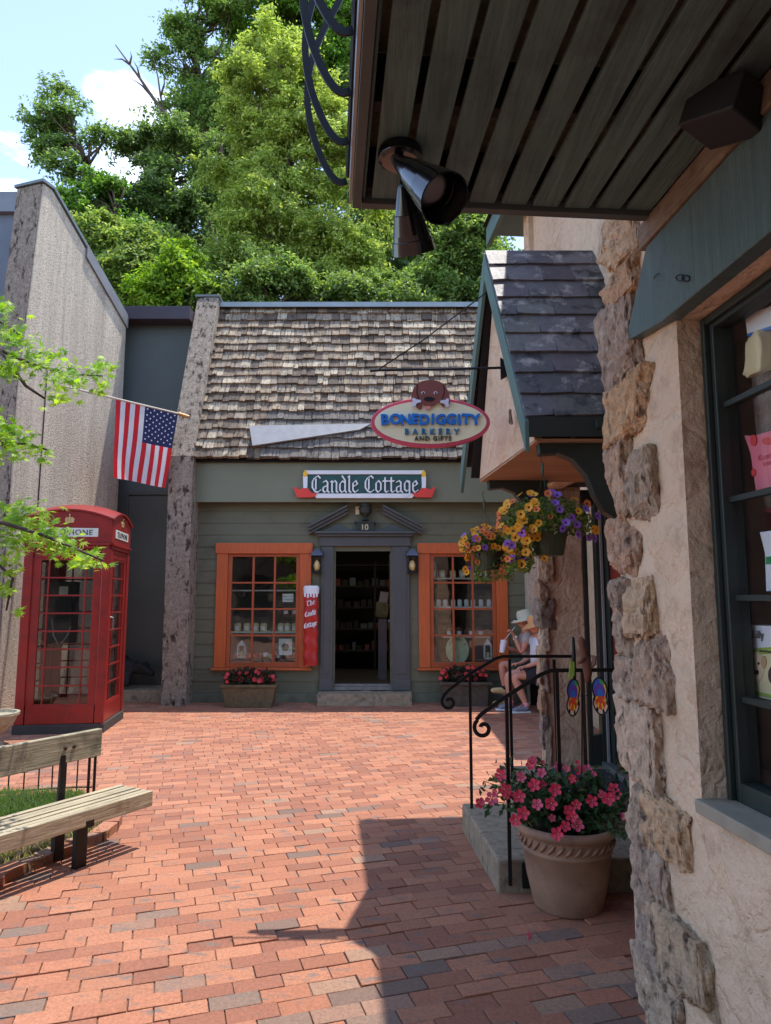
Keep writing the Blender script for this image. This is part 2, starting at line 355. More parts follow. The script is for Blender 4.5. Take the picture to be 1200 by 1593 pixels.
M_terra = mat('clay_pot', hx(150, 118, 96), .8, var=.18, scale=6, bump=.2, bscale=40, bdist=.004, musg=(hx(112, 92, 78), .52, .72, 5))
M_planter = mat('planter_stone', hx(104, 90, 64), .85, var=.2, scale=9, bump=.4, bscale=40, bdist=.006, musg=(hx(62, 60, 46), .5, .7, 8))
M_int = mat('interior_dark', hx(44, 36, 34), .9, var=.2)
M_intfloor = mat('interior_floor', hx(70, 56, 48), .6, var=.2)
M_curtain = mat('interior_panel', hx(150, 124, 126), .8, var=.12, scale=2)
M_glass = glass('window_glass', refl=.07); M_glass_near = glass('near_glass', tint=(.98, .98, .98), refl=0.0)
M_glass_booth = glass('booth_glass', tint=(.78, .8, .78), refl=.03)
M_jar = mat('jar', hx(212, 196, 150), .3, var=.3, scale=9)
M_jar2 = mat('jar_dark', hx(110, 50, 36), .3, var=.4, scale=9)
M_lid = mat('jar_lid', hx(36, 34, 34), .4)
M_bark = mat('bark', hx(88, 74, 62), .9, var=.35, scale=8, stretch=(1, 1, .2), bump=.8, bscale=20, bdist=.03)
M_leaf = mat('leaf_green', attr=True, rough=.5, var=.2, scale=1.5, trans=.5, spec=.35)
M_blue = mat('letter_blue', hx(20, 116, 206), .5, var=.08)
M_green2 = mat('sign_green', hx(34, 78, 74), .5, var=.08)
M_signred = mat('sign_red', hx(214, 62, 52), .5, var=.08)
M_yellow = mat('flame_yellow', hx(232, 182, 48), .5, var=.1)
M_pink = mat('sign_rose', hx(206, 78, 104), .5, var=.1)
M_brown = mat('dog_brown', hx(128, 70, 60), .5, var=.1)
M_tongue = mat('tongue_pink', hx(226, 140, 138), .5)
M_bone = mat('bone_white', hx(214, 218, 236), .5)
def rgb(*c): return c
ZV = Vector((0, 0, 1))

# ================================================================== GROUND
g = MB(); g.face([(-60, -30, -.0095), (60, -30, -.0095), (60, 15, -.0095), (-60, 15, -.0095)]); g = g.build('ground', M_sand); tag(g, kind='structure')
hill = MB()
def hf(u, v):
    x = -60 + 120 * u; y = 14 + 90 * v
    z = -.1 + 2.2 * min(1, v * 14) + 26 * v + 1.2 * noise.noise(Vector((x * .1, y * .1, 0)))
    return (x, y, z)
hill.grid(hf, 50, 40); M_hill = mat('undergrowth', hx(44, 60, 26), .95, var=.5, scale=3, bump=1, bscale=6, bdist=.4)
h = hill.build('hillside', M_hill, smooth=True); tag(h, kind='structure')
# brick pavement: real bricks, running bond, rows turned about 16 degrees
bp = MB(); th = R(15.5); ca, sa = math.cos(th), math.sin(th); BL, BW, G = .19, .095, .002
rnd = random.Random(3)
def bedge(x, y):   # inside planting bed?
    return ((x + 2.55) / 1.0) ** 2 + ((y - 4.55) / .85) ** 2 < 1
pal = [hx(164, 108, 82), hx(158, 103, 78), hx(169, 114, 87), hx(150, 97, 75), hx(164, 111, 85), hx(142, 92, 72)]
grey = [hx(146, 112, 94), hx(128, 104, 90), hx(154, 120, 98), hx(120, 96, 84)]
for j in range(-74, 137):
    off = rnd.uniform(-.035, .035) + (.095 if j % 2 else 0) + .05 * noise.noise(Vector((j * .13, 0, 5)))
    for i in range(-64, 64):
        cx = i * BL + off; cy = j * BW
        x = cx * ca - cy * sa; y = cx * sa + cy * ca
        y += .05 * math.sin(x * .8 + .6)
        if not (-8 < x < 4.2 and 1.6 < y < 13.2): continue
        if x > 2.7 and y < 8: continue
        if abs(x) / max(y, .1) > .78 and y < 9: continue
        l2, w2 = BL / 2 - G / 2 - rnd.uniform(0, .0015), BW / 2 - G / 2 - rnd.uniform(0, .0015)
        yaw = th + .04 * math.cos(x * .8 + .6) + rnd.gauss(0, .004)
        near = max(0, 1 - abs(y - 3.0) / 1.6)
        nz = noise.noise(Vector((x * 1.3, y * 1.3, 2)))
        zt = .004 * noise.noise(Vector((x * .9, y * .9, 9))) + rnd.gauss(0, .0008 + .0016 * near)
        q = Euler((rnd.gauss(0, .008 + .014 * near), rnd.gauss(0, .004 + .006 * near), yaw)).to_matrix()
        pg = .03 + (.12 if nz > .3 else 0) + (.3 if (x > -.2 and y < 3.3) else 0)
        c = rnd.choice(grey) if rnd.random() < pg else rnd.choice(pal)
        k = rnd.uniform(.92, 1.07); bp.col = tuple(a * k for a in c)
        e = .0016
        vs = [(-l2, -w2, -.02), (l2, -w2, -.02), (l2, w2, -.02), (-l2, w2, -.02), (-l2, -w2, -e), (l2, -w2, -e), (l2, w2, -e), (-l2, w2, -e),
              (-l2 + e, -w2 + e, 0), (l2 - e, -w2 + e, 0), (l2 - e, w2 - e, 0), (-l2 + e, w2 - e, 0)]
        vs = [q @ Vector(a) + Vector((x, y, zt)) for a in vs]
        bp.add(vs, [(0, 1, 5, 4), (1, 2, 6, 5), (2, 3, 7, 6), (3, 0, 4, 7), (4, 5, 9, 8), (5, 6, 10, 9), (6, 7, 11, 10), (7, 4, 8, 11), (8, 9, 10, 11)])
b = bp.build('brick_pavement', M_brick); tag(b, kind='structure')
SC_PARTS = True

# ================================================================== COTTAGE SHOP (green, across the court)
FY = 10.34
ct = thing('cottage_shop', 'green clapboard cottage shop with wood shake roof and orange windows', 'building', (0, FY, 0))
def smo_open(pts, n=2):
    for _ in range(n):
        o = [pts[0]]
        for a, b_ in zip(pts, pts[1:]): o += [(a[0] * .75 + b_[0] * .25, a[1] * .75 + b_[1] * .25), (a[0] * .25 + b_[0] * .75, a[1] * .25 + b_[1] * .75)]
        pts = o + [pts[-1]]
    return pts
def vary(c, a, rn=random): k = rn.uniform(1 - a, 1 + a); return tuple(x * k for x in c)
# siding boards with openings
open_ = [(-2.50, -1.10, .49, 2.31), (-.77, .10, .17, 2.25), (.49, 1.80, .49, 2.31)]
sd = MB(); z = .12; hbd = .178
while z < 2.93:
    z1 = min(z + hbd, 2.95); segs = [(-2.86, 3.4)]
    for (a, b2, c, d) in open_:
        if z1 > c + .02 and z < d - .02:
            ns_ = []
            for s in segs:
                if s[0] < a and s[1] > b2: ns_ += [(s[0], a + .03), (b2 - .03, s[1])]
                else: ns_.append(s)
            segs = ns_
    for s in segs:
        sd.hexa([(s[0], FY - .016, z), (s[1], FY - .016, z), (s[1], FY + .03, z), (s[0], FY + .03, z), (s[0], FY - .003, z1 + .006), (s[1], FY - .003, z1 + .006), (s[1], FY + .03, z1 + .006), (s[0], FY + .03, z1 + .006)])
    z = z1 
    if z1 >= 2.95: break
for (a, b2, c, d) in open_: sd.hexa([(a - .01, FY - .0135, d - .06), (b2 + .01, FY - .0135, d - .06), (b2 + .01, FY + .028, d - .06), (a - .01, FY + .028, d - .06), (a - .01, FY - .004, d + .185), (b2 + .01, FY - .004, d + .185), (b2 + .01, FY + .028, d + .185), (a - .01, FY + .028, d + .185)])
for (a, b2, c, d) in open_: sd.hexa([(a - .01, FY - .0135, c - .19), (b2 + .01, FY - .0135, c - .19), (b2 + .01, FY + .028, c - .19), (a - .01, FY + .028, c - .19), (a - .01, FY - .012, c + .03), (b2 + .01, FY - .012, c + .03), (b2 + .01, FY + .028, c + .03), (a - .01, FY + .028, c + .03)]) if c > .3 else None
sd.build('siding', M_siding, ct)
fo = MB(); fo.bb(-2.86, -.96, FY - .05, FY + .1, -.02, .118); fo.bb(.36, 3.4, FY - .05, FY + .1, -.02, .118); fo.build('foundation', M_found, ct, bevel=.008)
fa = MB(); fa.bb(-2.86, 3.4, FY - .22, FY - .17, 2.90, 3.52); fa.build('fascia', M_fascia, ct)
fa = MB(); fa.bb(-2.86, 3.4, FY - .167, FY + .12, 2.93, 2.96); fa.build('soffit', M_greenpaint, ct)
# roof
RB, RT = Vector((0, FY - .34, 3.52)), Vector((0, 11.34, 6.42))
sl_ = (RT - RB); rl = sl_.length; sd_ = sl_.normalized(); rn_ = Vector((0, -sd_.z, sd_.y))
ro = MB(); ro.prism([(-2.86, RB.y + .06, RB.z - .03), (-2.86, RT.y + .06, RT.z - .03), (-2.86, RT.y + 3, RT.z - .3), (-2.86, RB.y + 3, RB.z - .03)], (6.3, 0, 0)); roof = ro.build('roof', M_underlay, ct)
sk = MB(); rr = random.Random(11); rows = 18; rh = rl / rows
for j in range(rows):
    x = -2.87 + rr.uniform(-.08, 0)
    while x < 3.4:
        wd = rr.uniform(.07, .19); s0 = j * rh + rr.uniform(-.02, .02) + .015 * noise.noise(Vector((x * .7, j * .4, 0))); s1 = s0 + rh * 1.25
        t0 = .046 + rr.uniform(0, .022)
        def P(xx, s, t): return Vector((xx, RB.y, RB.z)) + sd_ * s + rn_ * t
        xa, xb = max(x, -2.86), x + wd - rr.uniform(.003, .010)
        base = rr.choice([hx(160, 140, 116), hx(138, 118, 98), hx(182, 166, 142), hx(106, 90, 76), hx(150, 134, 116)])
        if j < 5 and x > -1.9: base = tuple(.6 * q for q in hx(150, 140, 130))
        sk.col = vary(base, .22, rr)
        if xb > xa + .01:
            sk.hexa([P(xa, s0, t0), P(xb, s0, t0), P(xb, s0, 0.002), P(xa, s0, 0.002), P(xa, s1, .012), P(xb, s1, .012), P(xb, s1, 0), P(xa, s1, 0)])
        x += wd
sk.build('shakes', M_shake, roof)
cp = MB(); cp.bb(-2.87, 3.4, RT.y - .14, RT.y + .25, RT.z - .02, RT.z + .03); cp.bb(-2.87, 3.4, RT.y - .158, RT.y - .142, RT.z - .05, RT.z + .034); cp.build('ridge_cap', M_capmetal, ct)
# loose triangular white flashing lying on the roof
def onroof(u, v, lift):
    r = ray(u, v); o = Vector((0, 0, EYE)); t = (RB + rn_ * lift - o).dot(rn_) / r.dot(rn_); return o + r * t
fl = MB(); A = [onroof(388, 662, .09), onroof(393, 693, .11), onroof(560, 668, .07), onroof(577, 659, .06)]; fl.prism(A, -rn_ * .03)
fl.build('flashing', mat('flashing_paint', hx(140, 140, 142), .6, var=.12, scale=9), ct)
# interior room
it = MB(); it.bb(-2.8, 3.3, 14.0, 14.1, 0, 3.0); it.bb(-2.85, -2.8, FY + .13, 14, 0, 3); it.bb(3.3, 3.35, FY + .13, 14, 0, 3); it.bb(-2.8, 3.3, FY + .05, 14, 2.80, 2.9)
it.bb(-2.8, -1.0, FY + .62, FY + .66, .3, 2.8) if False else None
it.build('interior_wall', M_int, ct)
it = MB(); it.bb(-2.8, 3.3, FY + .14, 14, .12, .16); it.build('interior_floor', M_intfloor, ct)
# windows
def shop_window(x0, x1, z0, z1):
    f = MB(); cw = .165
    f.bb(x0, x0 + cw, FY - .045, FY + .05, z0 + .002, z1 - .16); f.bb(x1 - cw, x1, FY - .045, FY + .05, z0 + .002, z1 - .16)
    f.bb(x0 - .02, x1 + .02, FY - .06, FY + .05, z1 - .158, z1); f.bb(x0 - .03, x1 + .03, FY - .075, FY + .05, z0 - .035, z0)
    w_ = f.build('window', M_orange, ct, bevel=.004)
    a, b2, c, d = x0 + cw + .002, x1 - cw - .002, z0 + .002, z1 - .162
    s = MB(); fw = .055
    s.bb(a, a + fw, FY - .02, FY + .04, c, d); s.bb(b2 - fw, b2, FY - .02, FY + .04, c, d); s.bb(a + fw, b2 - fw, FY - .02, FY + .04, d - .04, d); s.bb(a + fw, b2 - fw, FY - .02, FY + .04, c, c + .075)
    s.build('sash', M_orange_d, w_, bevel=.004)
    s = MB(); ga, gb, gc, gd = a + fw, b2 - fw, c + .075, d - .04
    for i in (1, 2): xx = ga + (gb - ga) * i / 3; s.bb(xx - .014, xx + .014, FY - .012, FY + .028, gc, gd)
    for i in (1, 2, 3):
        zz = gc + (gd - gc) * i / 4
        for k in range(3): s.bb(ga + (gb - ga) * k / 3 + (.014 if k else 0), ga + (gb - ga) * (k + 1) / 3 - (.014 if k < 2 else 0), FY - .010, FY + .026, zz - .012, zz + .012)
    s.build('muntin', M_orange_d, w_)
    s = MB(); s.bb(ga, gb, FY + .008, FY + .012, gc, gd); s.build('pane', M_glass, w_)
    return ga, gb, gc, gd
shop_window(-2.50, -1.10, .49, 2.31); shop_window(.49, 1.80, .49, 2.31)
# doorway
ds = MB(); 
for (a, b2) in ((-.95, -.77), (.10, .35)):
    ds.bb(a, b2, FY - .06, FY + .12, .17, 2.26); ds.bb(a - .01, b2 + .01, FY - .075, FY, .17, .32)
    ds.bb(a + .04, b2 - .04, FY - .068, FY - .05, .4, 2.2)
ds.bb(-.97, .37, FY - .08, FY + .12, 2.262, 2.40); ds.bb(-1.0, .40, FY - .12, FY, 2.402, 2.44); ds.bb(-1.04, .44, FY - .16, FY, 2.442, 2.475)
dsu = ds.build('door_surround', M_grey, ct, bevel=.006)
pd = MB()
for s in (-1, 1):
    cx = -.30; x0, x1 = cx + s * .84, cx + s * .26; z0, z1 = 2.48, 2.79
    for k, (dy, o0, o1) in enumerate(((.17, .05, .085), (.13, .0, .049), (.09, -.05, -.001))):
        pd.prism([(x0, FY - dy, z0 + o0), (x1, FY - dy, z1 + o0), (x1, FY - dy, z1 + o1), (x0, FY - dy, z0 + o1)], (0, dy, 0))
pd.prism([(-.95, FY - .05, 2.477), (.35, FY - .05, 2.477), (.10, FY - .05, 2.60), (-.06, FY - .05, 2.52), (-.54, FY - .05, 2.52), (-.70, FY - .05, 2.60)], (0, .05, 0))
pd.build('pediment', M_grey, dsu, bevel=.004)
ur = MB(); ur.bb(-.43, -.17, FY - .11, FY, 2.477, 2.60); ur.bb(-.46, -.14, FY - .12, FY, 2.602, 2.625)
ur.lathe([(.03, 2.63), (.06, 2.64), (.025, 2.67), (.03, 2.69), (.085, 2.75), (.10, 2.82), (.085, 2.85), (.095, 2.865), (.09, 2.885), (.0, 2.90)], (-.30, FY - .10, 0), 16)
ur.build('urn_finial', M_greenpaint, dsu, smooth=False)
nu = MB(); nu.text('10', .12, TM((-.30, FY - .112, 2.54)), .002); nu.build('door_number', M_cream, dsu)
dr = MB(); dr.box((.145, FY + .50, 1.2), (.045, .80, 2.0), (0, 0, R(9))); dr.box((.10, FY + .52, .78), (.01, .55, .6), (0, 0, R(9))); dr.box((.10, FY + .52, 1.7), (.01, .55, .7), (0, 0, R(9)))
do = dr.build('door', mat('door_redbrown', hx(104, 62, 52), .5, var=.15), ct, bevel=.004)
hd = MB(); hd.lathe([(.0, 0), (.028, .008), (.03, .03), (.0, .04)], (.075, FY + .2, 1.15), 10, Euler((0, R(-90), 0)).to_matrix()); hd.build('handle', M_capmetal, do)
st = MB(); st.bb(-.77, .10, FY - .03, FY + .16, .17, .215); st.bb(-.77, .1, FY + .0, FY + .1, .217, .25); st.build('threshold', mat('threshold_metal', hx(120, 116, 112), .6, var=.3, scale=9), ct, bevel=.004)
s = MB(); s.grid(lambda u, v: (-.96 + 1.33 * u, 0, 0), 1, 1) if False else None
s = MB(); s.grid(lambda u, v: (-.96 + 1.33 * u + .01 * noise.noise(Vector((u * 3, v * 9, 0))), (FY - .37 if v < .5 else FY - .37 + (v - .5) * .72) + .012 * noise.noise(Vector((u * 9, v * 4, 3))), (-.02 + .18 * min(1, v * 2)) + .01 * noise.noise(Vector((u * 7, v * 5, 7)))), 40, 12); s.bb(-.955, .365, FY - .35, FY - .01, -.02, .14); s.build('doorstep', M_stone_step, ct, smooth=False)
# inside the shop: shelf unit, ceiling lamp, mannequin stand
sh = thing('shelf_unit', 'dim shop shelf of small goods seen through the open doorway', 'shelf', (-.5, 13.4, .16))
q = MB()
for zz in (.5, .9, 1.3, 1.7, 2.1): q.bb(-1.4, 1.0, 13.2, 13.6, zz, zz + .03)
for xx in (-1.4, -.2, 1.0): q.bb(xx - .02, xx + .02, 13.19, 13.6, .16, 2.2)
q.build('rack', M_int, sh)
q = MB(); rr = random.Random(5)
for zz in (.53, .93, 1.33, 1.73):
    x = -1.3
    while x < .9:
        ww = rr.uniform(.06, .12); q = MB()
        q.bb(x, x + ww, 13.25, 13.35, zz, zz + rr.uniform(.08, .16)); x += ww + rr.uniform(.02, .06); q.build('goods', rr.choice([M_int, M_jar2, M_int, M_int, M_grey]), sh)
q = MB(); q.bb(-.78, -.5, 11.9, 12.5, 2.42, 2.46); single(q, 'ceiling_lamp', glow('lamp_glow', (.75, .95, .9), 1.4), 'small lit pale blue ceiling lamp inside the doorway', 'lamp', loc=(-.64, 12.2, 2.44), bevel=.01)
q = MB(); q.bb(-2.1, -1.75, 11.2, 11.32, 2.28, 2.31); single(q, 'ceiling_lamp', glow('lamp_warm', (1.0, .82, .45), 5), 'warm yellow ceiling lamp glowing behind the top panes left of the door', 'lamp', loc=(-1.9, 11.26, 2.3), bevel=.01)
q = MB(); q.bb(.8, 1.5, 11.6, 11.8, 2.5, 2.53); single(q, 'ceiling_lamp', glow('lamp_warm2', (1.0, .82, .5), 4), 'warm ceiling lamp high inside the window right of the door', 'lamp', loc=(1.1, 11.7, 2.5), bevel=.01)
mn = thing('display_stand', 'dim grey pedestal with folded goods and a paper bag inside the doorway', 'stand', (-.02, 11.8, .16))
q = MB(); q.bb(-.12, .02, 11.75, 11.9, .16, 1.15); q.build('pedestal', mat('ped_grey', hx(120, 112, 112), .8), mn)
q = MB(); rock_mesh((-.06, 11.82, 1.30), (.2, .15, .26), 8, q, .12); q.build('folded_cloth', mat('olive_cloth', hx(120, 116, 84), .9), mn)
q = MB(); q.box((-.03, 11.8, 1.50), (.14, .06, .2), (0, R(8), 0)); q.build('paper_bag', mat('bag_paper', hx(176, 180, 186), .8), mn)

# window shelves and jars
def jar(name, x, y, z, r, h, m, label, group, cat='jar'):
    k = thing(name, label, cat, (x, y, z), 0, group)
    q = MB(); q.lathe([(r * .9, 0), (r, .01), (r, h * .75), (r * .8, h * .85), (r * .8, h * .88)], (x, y, z), 10); q.build('glass_body', m, k, smooth=True)
    q = MB(); q.lathe([(r * .86, h * .885), (r * .86, h), (0, h + .001)], (x, y, z), 10); q.build('lid', M_lid, k)
    q = MB(); q.box((x, y - r - .002, z + h * .38), (r * 1.2, .004, h * .4)); q.build('paper_label', M_white, k)
    return k
M_shelf = mat('shelf_paint', hx(190, 190, 186), .6)
def shelf(x0, x1, z, y0, y1, label):
    q = MB(); q.bb(x0, x1, y0, y1, z - .02, z); single(q, 'display_shelf', M_shelf, label, 'shelf', loc=((x0 + x1) / 2, y0, z))
jy = FY + .22
shelf(.60, 1.75, 1.80, jy - .08, jy + .14, 'top pale shelf of amber jars in the window right of the shop door')
shelf(.60, 1.75, 1.37, jy - .08, jy + .14, 'second pale shelf of small white-labelled jars in the window right of the shop door')
shelf(.85, 1.55, .93, jy - .08, jy + .14, 'lowest pale shelf in the window right of the shop door')
j0 = jar('candle_jar', .72, jy, 1.80, .045, .13, M_jar, 'jar candle on the top shelf of the window right of the shop door', 'jars on the top shelf of the right shop window')
for i, x in enumerate((.86, 1.02, 1.16, 1.33, 1.43, 1.53, 1.63)): dup(j0, (x, jy, 1.80))
j1 = jar('candle_jar', .70, jy, 1.37, .034, .12, M_white, 'small white-labelled jar on the second shelf of the window right of the shop door', 'jars on the second shelf of the right shop window')
for x in (.80, .90, 1.02, 1.12, 1.22, 1.32, 1.44, 1.56, 1.66): dup(j1, (x, jy, 1.37))
j2 = jar('candle_jar', .95, jy, .93, .05, .13, M_jar2, 'dark red jar on the lowest shelf of the window right of the shop door', 'jars on the lowest shelf of the right shop window')
for x in (1.1, 1.28, 1.42): dup(j2, (x, jy, .93))
shelf(-2.4, -1.2, 1.00, jy - .08, jy + .14, 'dark shelf of jars in the window left of the shop door')
shelf(-2.4, -1.2, 1.62, jy - .02, jy + .14, 'upper shelf of ornaments in the window left of the shop door')
j3 = jar('candle_jar', -2.22, jy, 1.0, .05, .14, M_jar, 'cream jar candle on the shelf of the window left of the shop door', 'jars on the shelf of the left shop window')
for x in (-2.08, -1.95, -1.83, -1.57, -1.47, -1.36): dup(j3, (x, jy, 1.0))
j4 = jar('candle_jar', -1.50, jy + .06, 1.24, .05, .12, M_jar2, 'red-brown jar stacked behind the cream jars in the window left of the shop door', 'jars in the back row of the left shop window')
dup(j4, (-1.37, jy + .06, 1.24))
q = MB(); q.box((-1.45, FY + .06, 1.50), (.16, .004, .12)); o = single(q, 'notice_card', M_white, 'small white notice taped inside the window left of the shop door', 'notice', loc=(-1.45, FY + .06, 1.5))
q = MB()
for k in range(2): q.text(('NEXT TO', 'CANDLES')[k], .035, TM((-1.45, FY + .056, 1.52 - k * .045)), .001)
x_ = q.build('lettering', M_greenpaint, o); x_.location = (1.45, -(FY + .06), -1.5)
q = MB(); q.box((-1.48, FY + .10, .78), (.20, .01, .24)); o = single(q, 'framed_print', M_white, 'white picture card with a grey ornament drawing in the window left of the shop door', 'picture', loc=(-1.48, FY + .10, .78))
q = MB(); q.lathe([(.0, .0), (.05, .002), (.055, .02), (.02, .05), (0, .055)], (0, -.007, .0), 10, Euler((R(90), 0, 0)).to_matrix()); x_ = q.build('drawing', M_grey, o, local=True)
def lantern_small(x, z, h, label):
    k = thing('candle_lantern', label, 'lantern', (x, FY + .16, z)); y = FY + .16; a = .05
    q = MB(); q.bb(x - a, x + a, y - a, y + a, z, z + .015); q.bb(x - a, x + a, y - a, y + a, z + h * .68, z + h * .72)
    for sx in (-1, 1):
        for sy in (-1, 1): q.bb(x + sx * a - .006, x + sx * a + .006, y + sy * a - .006, y + sy * a + .006, z + .015, z + h * .68)
    q.build('frame', M_white, k)
    q = MB(); q.add([(x - a, y - a, z + h * .72), (x + a, y - a, z + h * .72), (x + a, y + a, z + h * .72), (x - a, y + a, z + h * .72), (x, y, z + h)], [(0, 1, 4), (1, 2, 4), (2, 3, 4), (3, 0, 4)]); q.build('roof', M_white, k)
    q = MB(); q.lathe([(.02, 0), (.02, .08), (0, .085)], (x, y, z + .015), 8); q.build('candle', M_cream, k)
lantern_small(-2.14, .62, .26, 'white candle lantern low in the window left of the shop door')
lantern_small(1.52, .60, .30, 'white candle lantern low in the window right of the shop door')
q = MB(); q.bb(-2.35, -1.2, jy - .1, jy + .2, .50, .60); q.bb(.58, 1.72, jy - .1, jy + .2, .50, .58); single(q, 'window_ledge', M_int, 'dark display ledge inside the shop windows', 'ledge', loc=(0, jy, .5))
q = MB(); rr = random.Random(8)
for i in range(34): q.m = i % 3; rock_mesh((-2.3 + rr.random() * 1.0, jy - .04 + rr.random() * .1, .63 + rr.random() * .03), (.05, .05, .06), i, q, .2, sub=1)
o = q.build('ornaments', [M_signred, M_white, M_jar], None); tag(o, 'heap of small red and white ornaments low in the window left of the shop door', 'ornaments', kind='stuff')
q = MB(); q.lathe([(.0, .0), (.17, .0), (.17, .012), (0, .012)], (1.06, FY + .08, .74), 20, Euler((R(90), 0, 0)).to_matrix(), sy=1.25); o = single(q, 'round_placard', mat('placard_pale', hx(186, 196, 168), .7, var=.15, scale=20), 'pale round plaque leaning in the window right of the shop door', 'plaque', loc=(1.06, FY + .08, .74))
q = MB()
for k in range(9):
    a = R(150 - k * 15); q.text('CANDLES &'[k], .045, TM((math.cos(a) * .13, -.016, math.sin(a) * .165), (math.sin(a), 0, -math.cos(a)), (math.cos(a), 0, math.sin(a))), .001)
q.build('lettering', M_grey, o, local=True)

# sign board
sg = thing('shop_sign', 'long green and white sign with blackletter lettering and two candles above the shop door', 'sign', (-.30, FY - .25, 3.2))
def sp(u, v): return aY(u, v, FY - .26)
def quadp(mb, pts, d=.03, lift=0):
    mb.prism([sp(*p) + Vector((0, -lift, 0)) for p in pts], (0, d, 0))
q = MB(); quadp(q, [(476, 737), (659, 737), (659, 770), (476, 770)], .03); q.build('panel', M_green2, sg)
q = MB(); quadp(q, [(476, 732), (659, 732), (659, 738), (476, 738)], .05, .02); quadp(q, [(488, 768), (648, 768), (641, 775), (492, 775)], .05, .02); q.build('border', M_white, sg, bevel=.003)
for s, x in ((1, 475.5), (-1, 659.5)):
    cnd = MB(); quadp(cnd, [(x - 3.5, 741), (x + 3.5, 741), (x + 3, 762), (x - 3, 762)], .05, .03); cnd.m = 1; quadp(cnd, [(x - 3.5, 737), (x, 731), (x + 3.5, 737), (x + 2.5, 742), (x - 2.5, 742)], .05, .035); cnd.build('candle', [M_white, M_yellow], sg)
    h_ = MB(); pts = [(-18, 759), (-14, 758), (-12, 762), (-3, 760), (5, 760), (5, 763), (8, 764), (9, 767), (18, 768), (13, 774), (-12, 774.5), (-15, 768)]
    quadp(h_, [(x + s * a, b_) for a, b_ in (pts if s > 0 else pts)], .05, .045); h_.build('candle_holder', M_signred, sg)
q = MB(); c0 = sp(567.5, 753.5); nib_text(q, 'Candle Cottage', Matrix.Translation((0, -.012, 0)) @ TM(c0), .255, 1.58, .018, nib=.085); q.build('lettering', M_white, sg)

# red candle-shaped hanging sign
cs = thing('candle_sign', 'red candle-shaped wooden sign with white drips and lettering beside the shop door', 'sign', (-1.085, FY - .12, .5))
cx_, cy_ = -1.085, FY - .12
q = MB(); q.grid(lambda u, v: (cx_ + (.105 + .007 * math.sin((u * 1 + v * 5.2) * 2 * math.pi)) * math.cos(2 * math.pi * u), cy_ + (.055 + .005 * math.sin((u + v * 5.2) * 2 * math.pi)) * math.sin(2 * math.pi * u), .53 + 1.06 * v), 24, 60); q.build('body', M_signred if False else mat('candle_red', hx(176, 34, 30), .45, var=.2, scale=8), cs, smooth=True)
q = MB(); q.lathe([(.112, 1.56), (.116, 1.64), (.10, 1.675), (0, 1.68)], (cx_, cy_, 0), 20, sy=.56)
for k in range(5): q.box((cx_ - .085 + k * .0425, cy_ - .055, 1.545 - .012 * (k % 2)), (.026, .02, .06))
q.build('wax_drips', M_white, cs)
q = MB()
for k, (tx, zz, wd) in enumerate((('The', 1.43, .13), ('Candle', 1.28, .17), ('Cottage', 1.12, .19))):
    nib_text(q, tx, TM((cx_, cy_ - .07, zz), (1, 0, .28)), .075, wd, .012, nib=.12)
q.build('lettering', M_white, cs)
q = MB(); q.tube([(cx_, cy_, 1.68), (cx_, cy_, 1.75), (cx_, cy_ + .1, 1.77)], .006, 6); q.build('hook', M_black, cs)

# wall lanterns
def wlant(x, label):
    z0 = 1.86; y = FY - .10; k = thing('wall_lantern', label, 'lantern', (x, FY, z0)); h = .24; a = .075
    q = MB(); q.bb(x - a, x + a, y - a, y + a, z0, z0 + .02); q.bb(x - a + .004, x + a - .004, y - a, y + a, z0 + h, z0 + h + .015)
    for sx in (-1, 1):
        for sy in (-1, 1): q.bb(x + sx * (a - .008) - .008, x + sx * (a - .008) + .008, y + sy * (a - .008) - .008, y + sy * (a - .008) + .008, z0 + .02, z0 + h)
    q.bb(x - .03, x + .03, y + a, FY - .012, z0 + .05, z0 + .2); q.build('frame', M_black, k)
    q = MB(); q.add([(x - a - .02, y - a - .02, z0 + h + .016), (x + a + .02, y - a - .02, z0 + h + .016), (x + a + .02, y + a, z0 + h + .016), (x - a - .02, y + a, z0 + h + .016), (x - .035, y - .03, z0 + .35), (x + .035, y - .03, z0 + .35), (x + .035, y + .03, z0 + .35), (x - .035, y + .03, z0 + .35)], [(0, 1, 5, 4), (1, 2, 6, 5), (2, 3, 7, 6), (3, 0, 4, 7), (4, 5, 6, 7), (0, 3, 2, 1)])
    q.build('hood', mat('hood_metal', hx(92, 92, 104), .35, .5), k)
    q = MB(); q.lathe([(0, .03), (.035, .05), (.05, .11), (.035, .17), (0, .2)], (x, y, z0), 12); q.build('globe', mat('globe_amber', hx(216, 190, 130), .2), k, smooth=True)
wlant(-1.01, 'small dark wall lantern with amber globe left of the shop door'); wlant(.395, 'small dark wall lantern with amber globe right of the shop door')
q = MB(); q.box((-.42, FY - .03, 2.80), (.06, .02, .13)); q.box((-.42, FY - .045, 2.83), (.035, .012, .05)); single(q, 'door_plaque', M_cream, 'small cream oval plaque on the siding beside the urn above the shop door', 'plaque', loc=(-.42, FY - .03, 2.8), bevel=.012)

# ------------------------------------------------ fin wall left of the cottage (tapered mossy pier)
fn = thing('concrete_pier', 'tapered mossy concrete fin wall left of the green cottage shop', 'wall', (-3.08, 10.0, 0))
q = MB(); x0, x1 = -3.15, -2.80
prof = [(9.98, -.05), (9.92, 3.55), (11.1, 6.50), (11.9, 6.50), (11.9, -.05)]
def finwall(mb, x0, x1, prof, n=1): mb.prism([(x0, y, z) for y, z in prof], (x1 - x0, 0, 0))
finwall(q, x0, x1, prof); q.build('wall_body', M_conc_moss, fn, bevel=.012)
q = MB(); q.bb(x0 - .02, x1 + .02, 11.08, 11.95, 6.502, 6.54); q.build('coping', M_conc_top, fn)

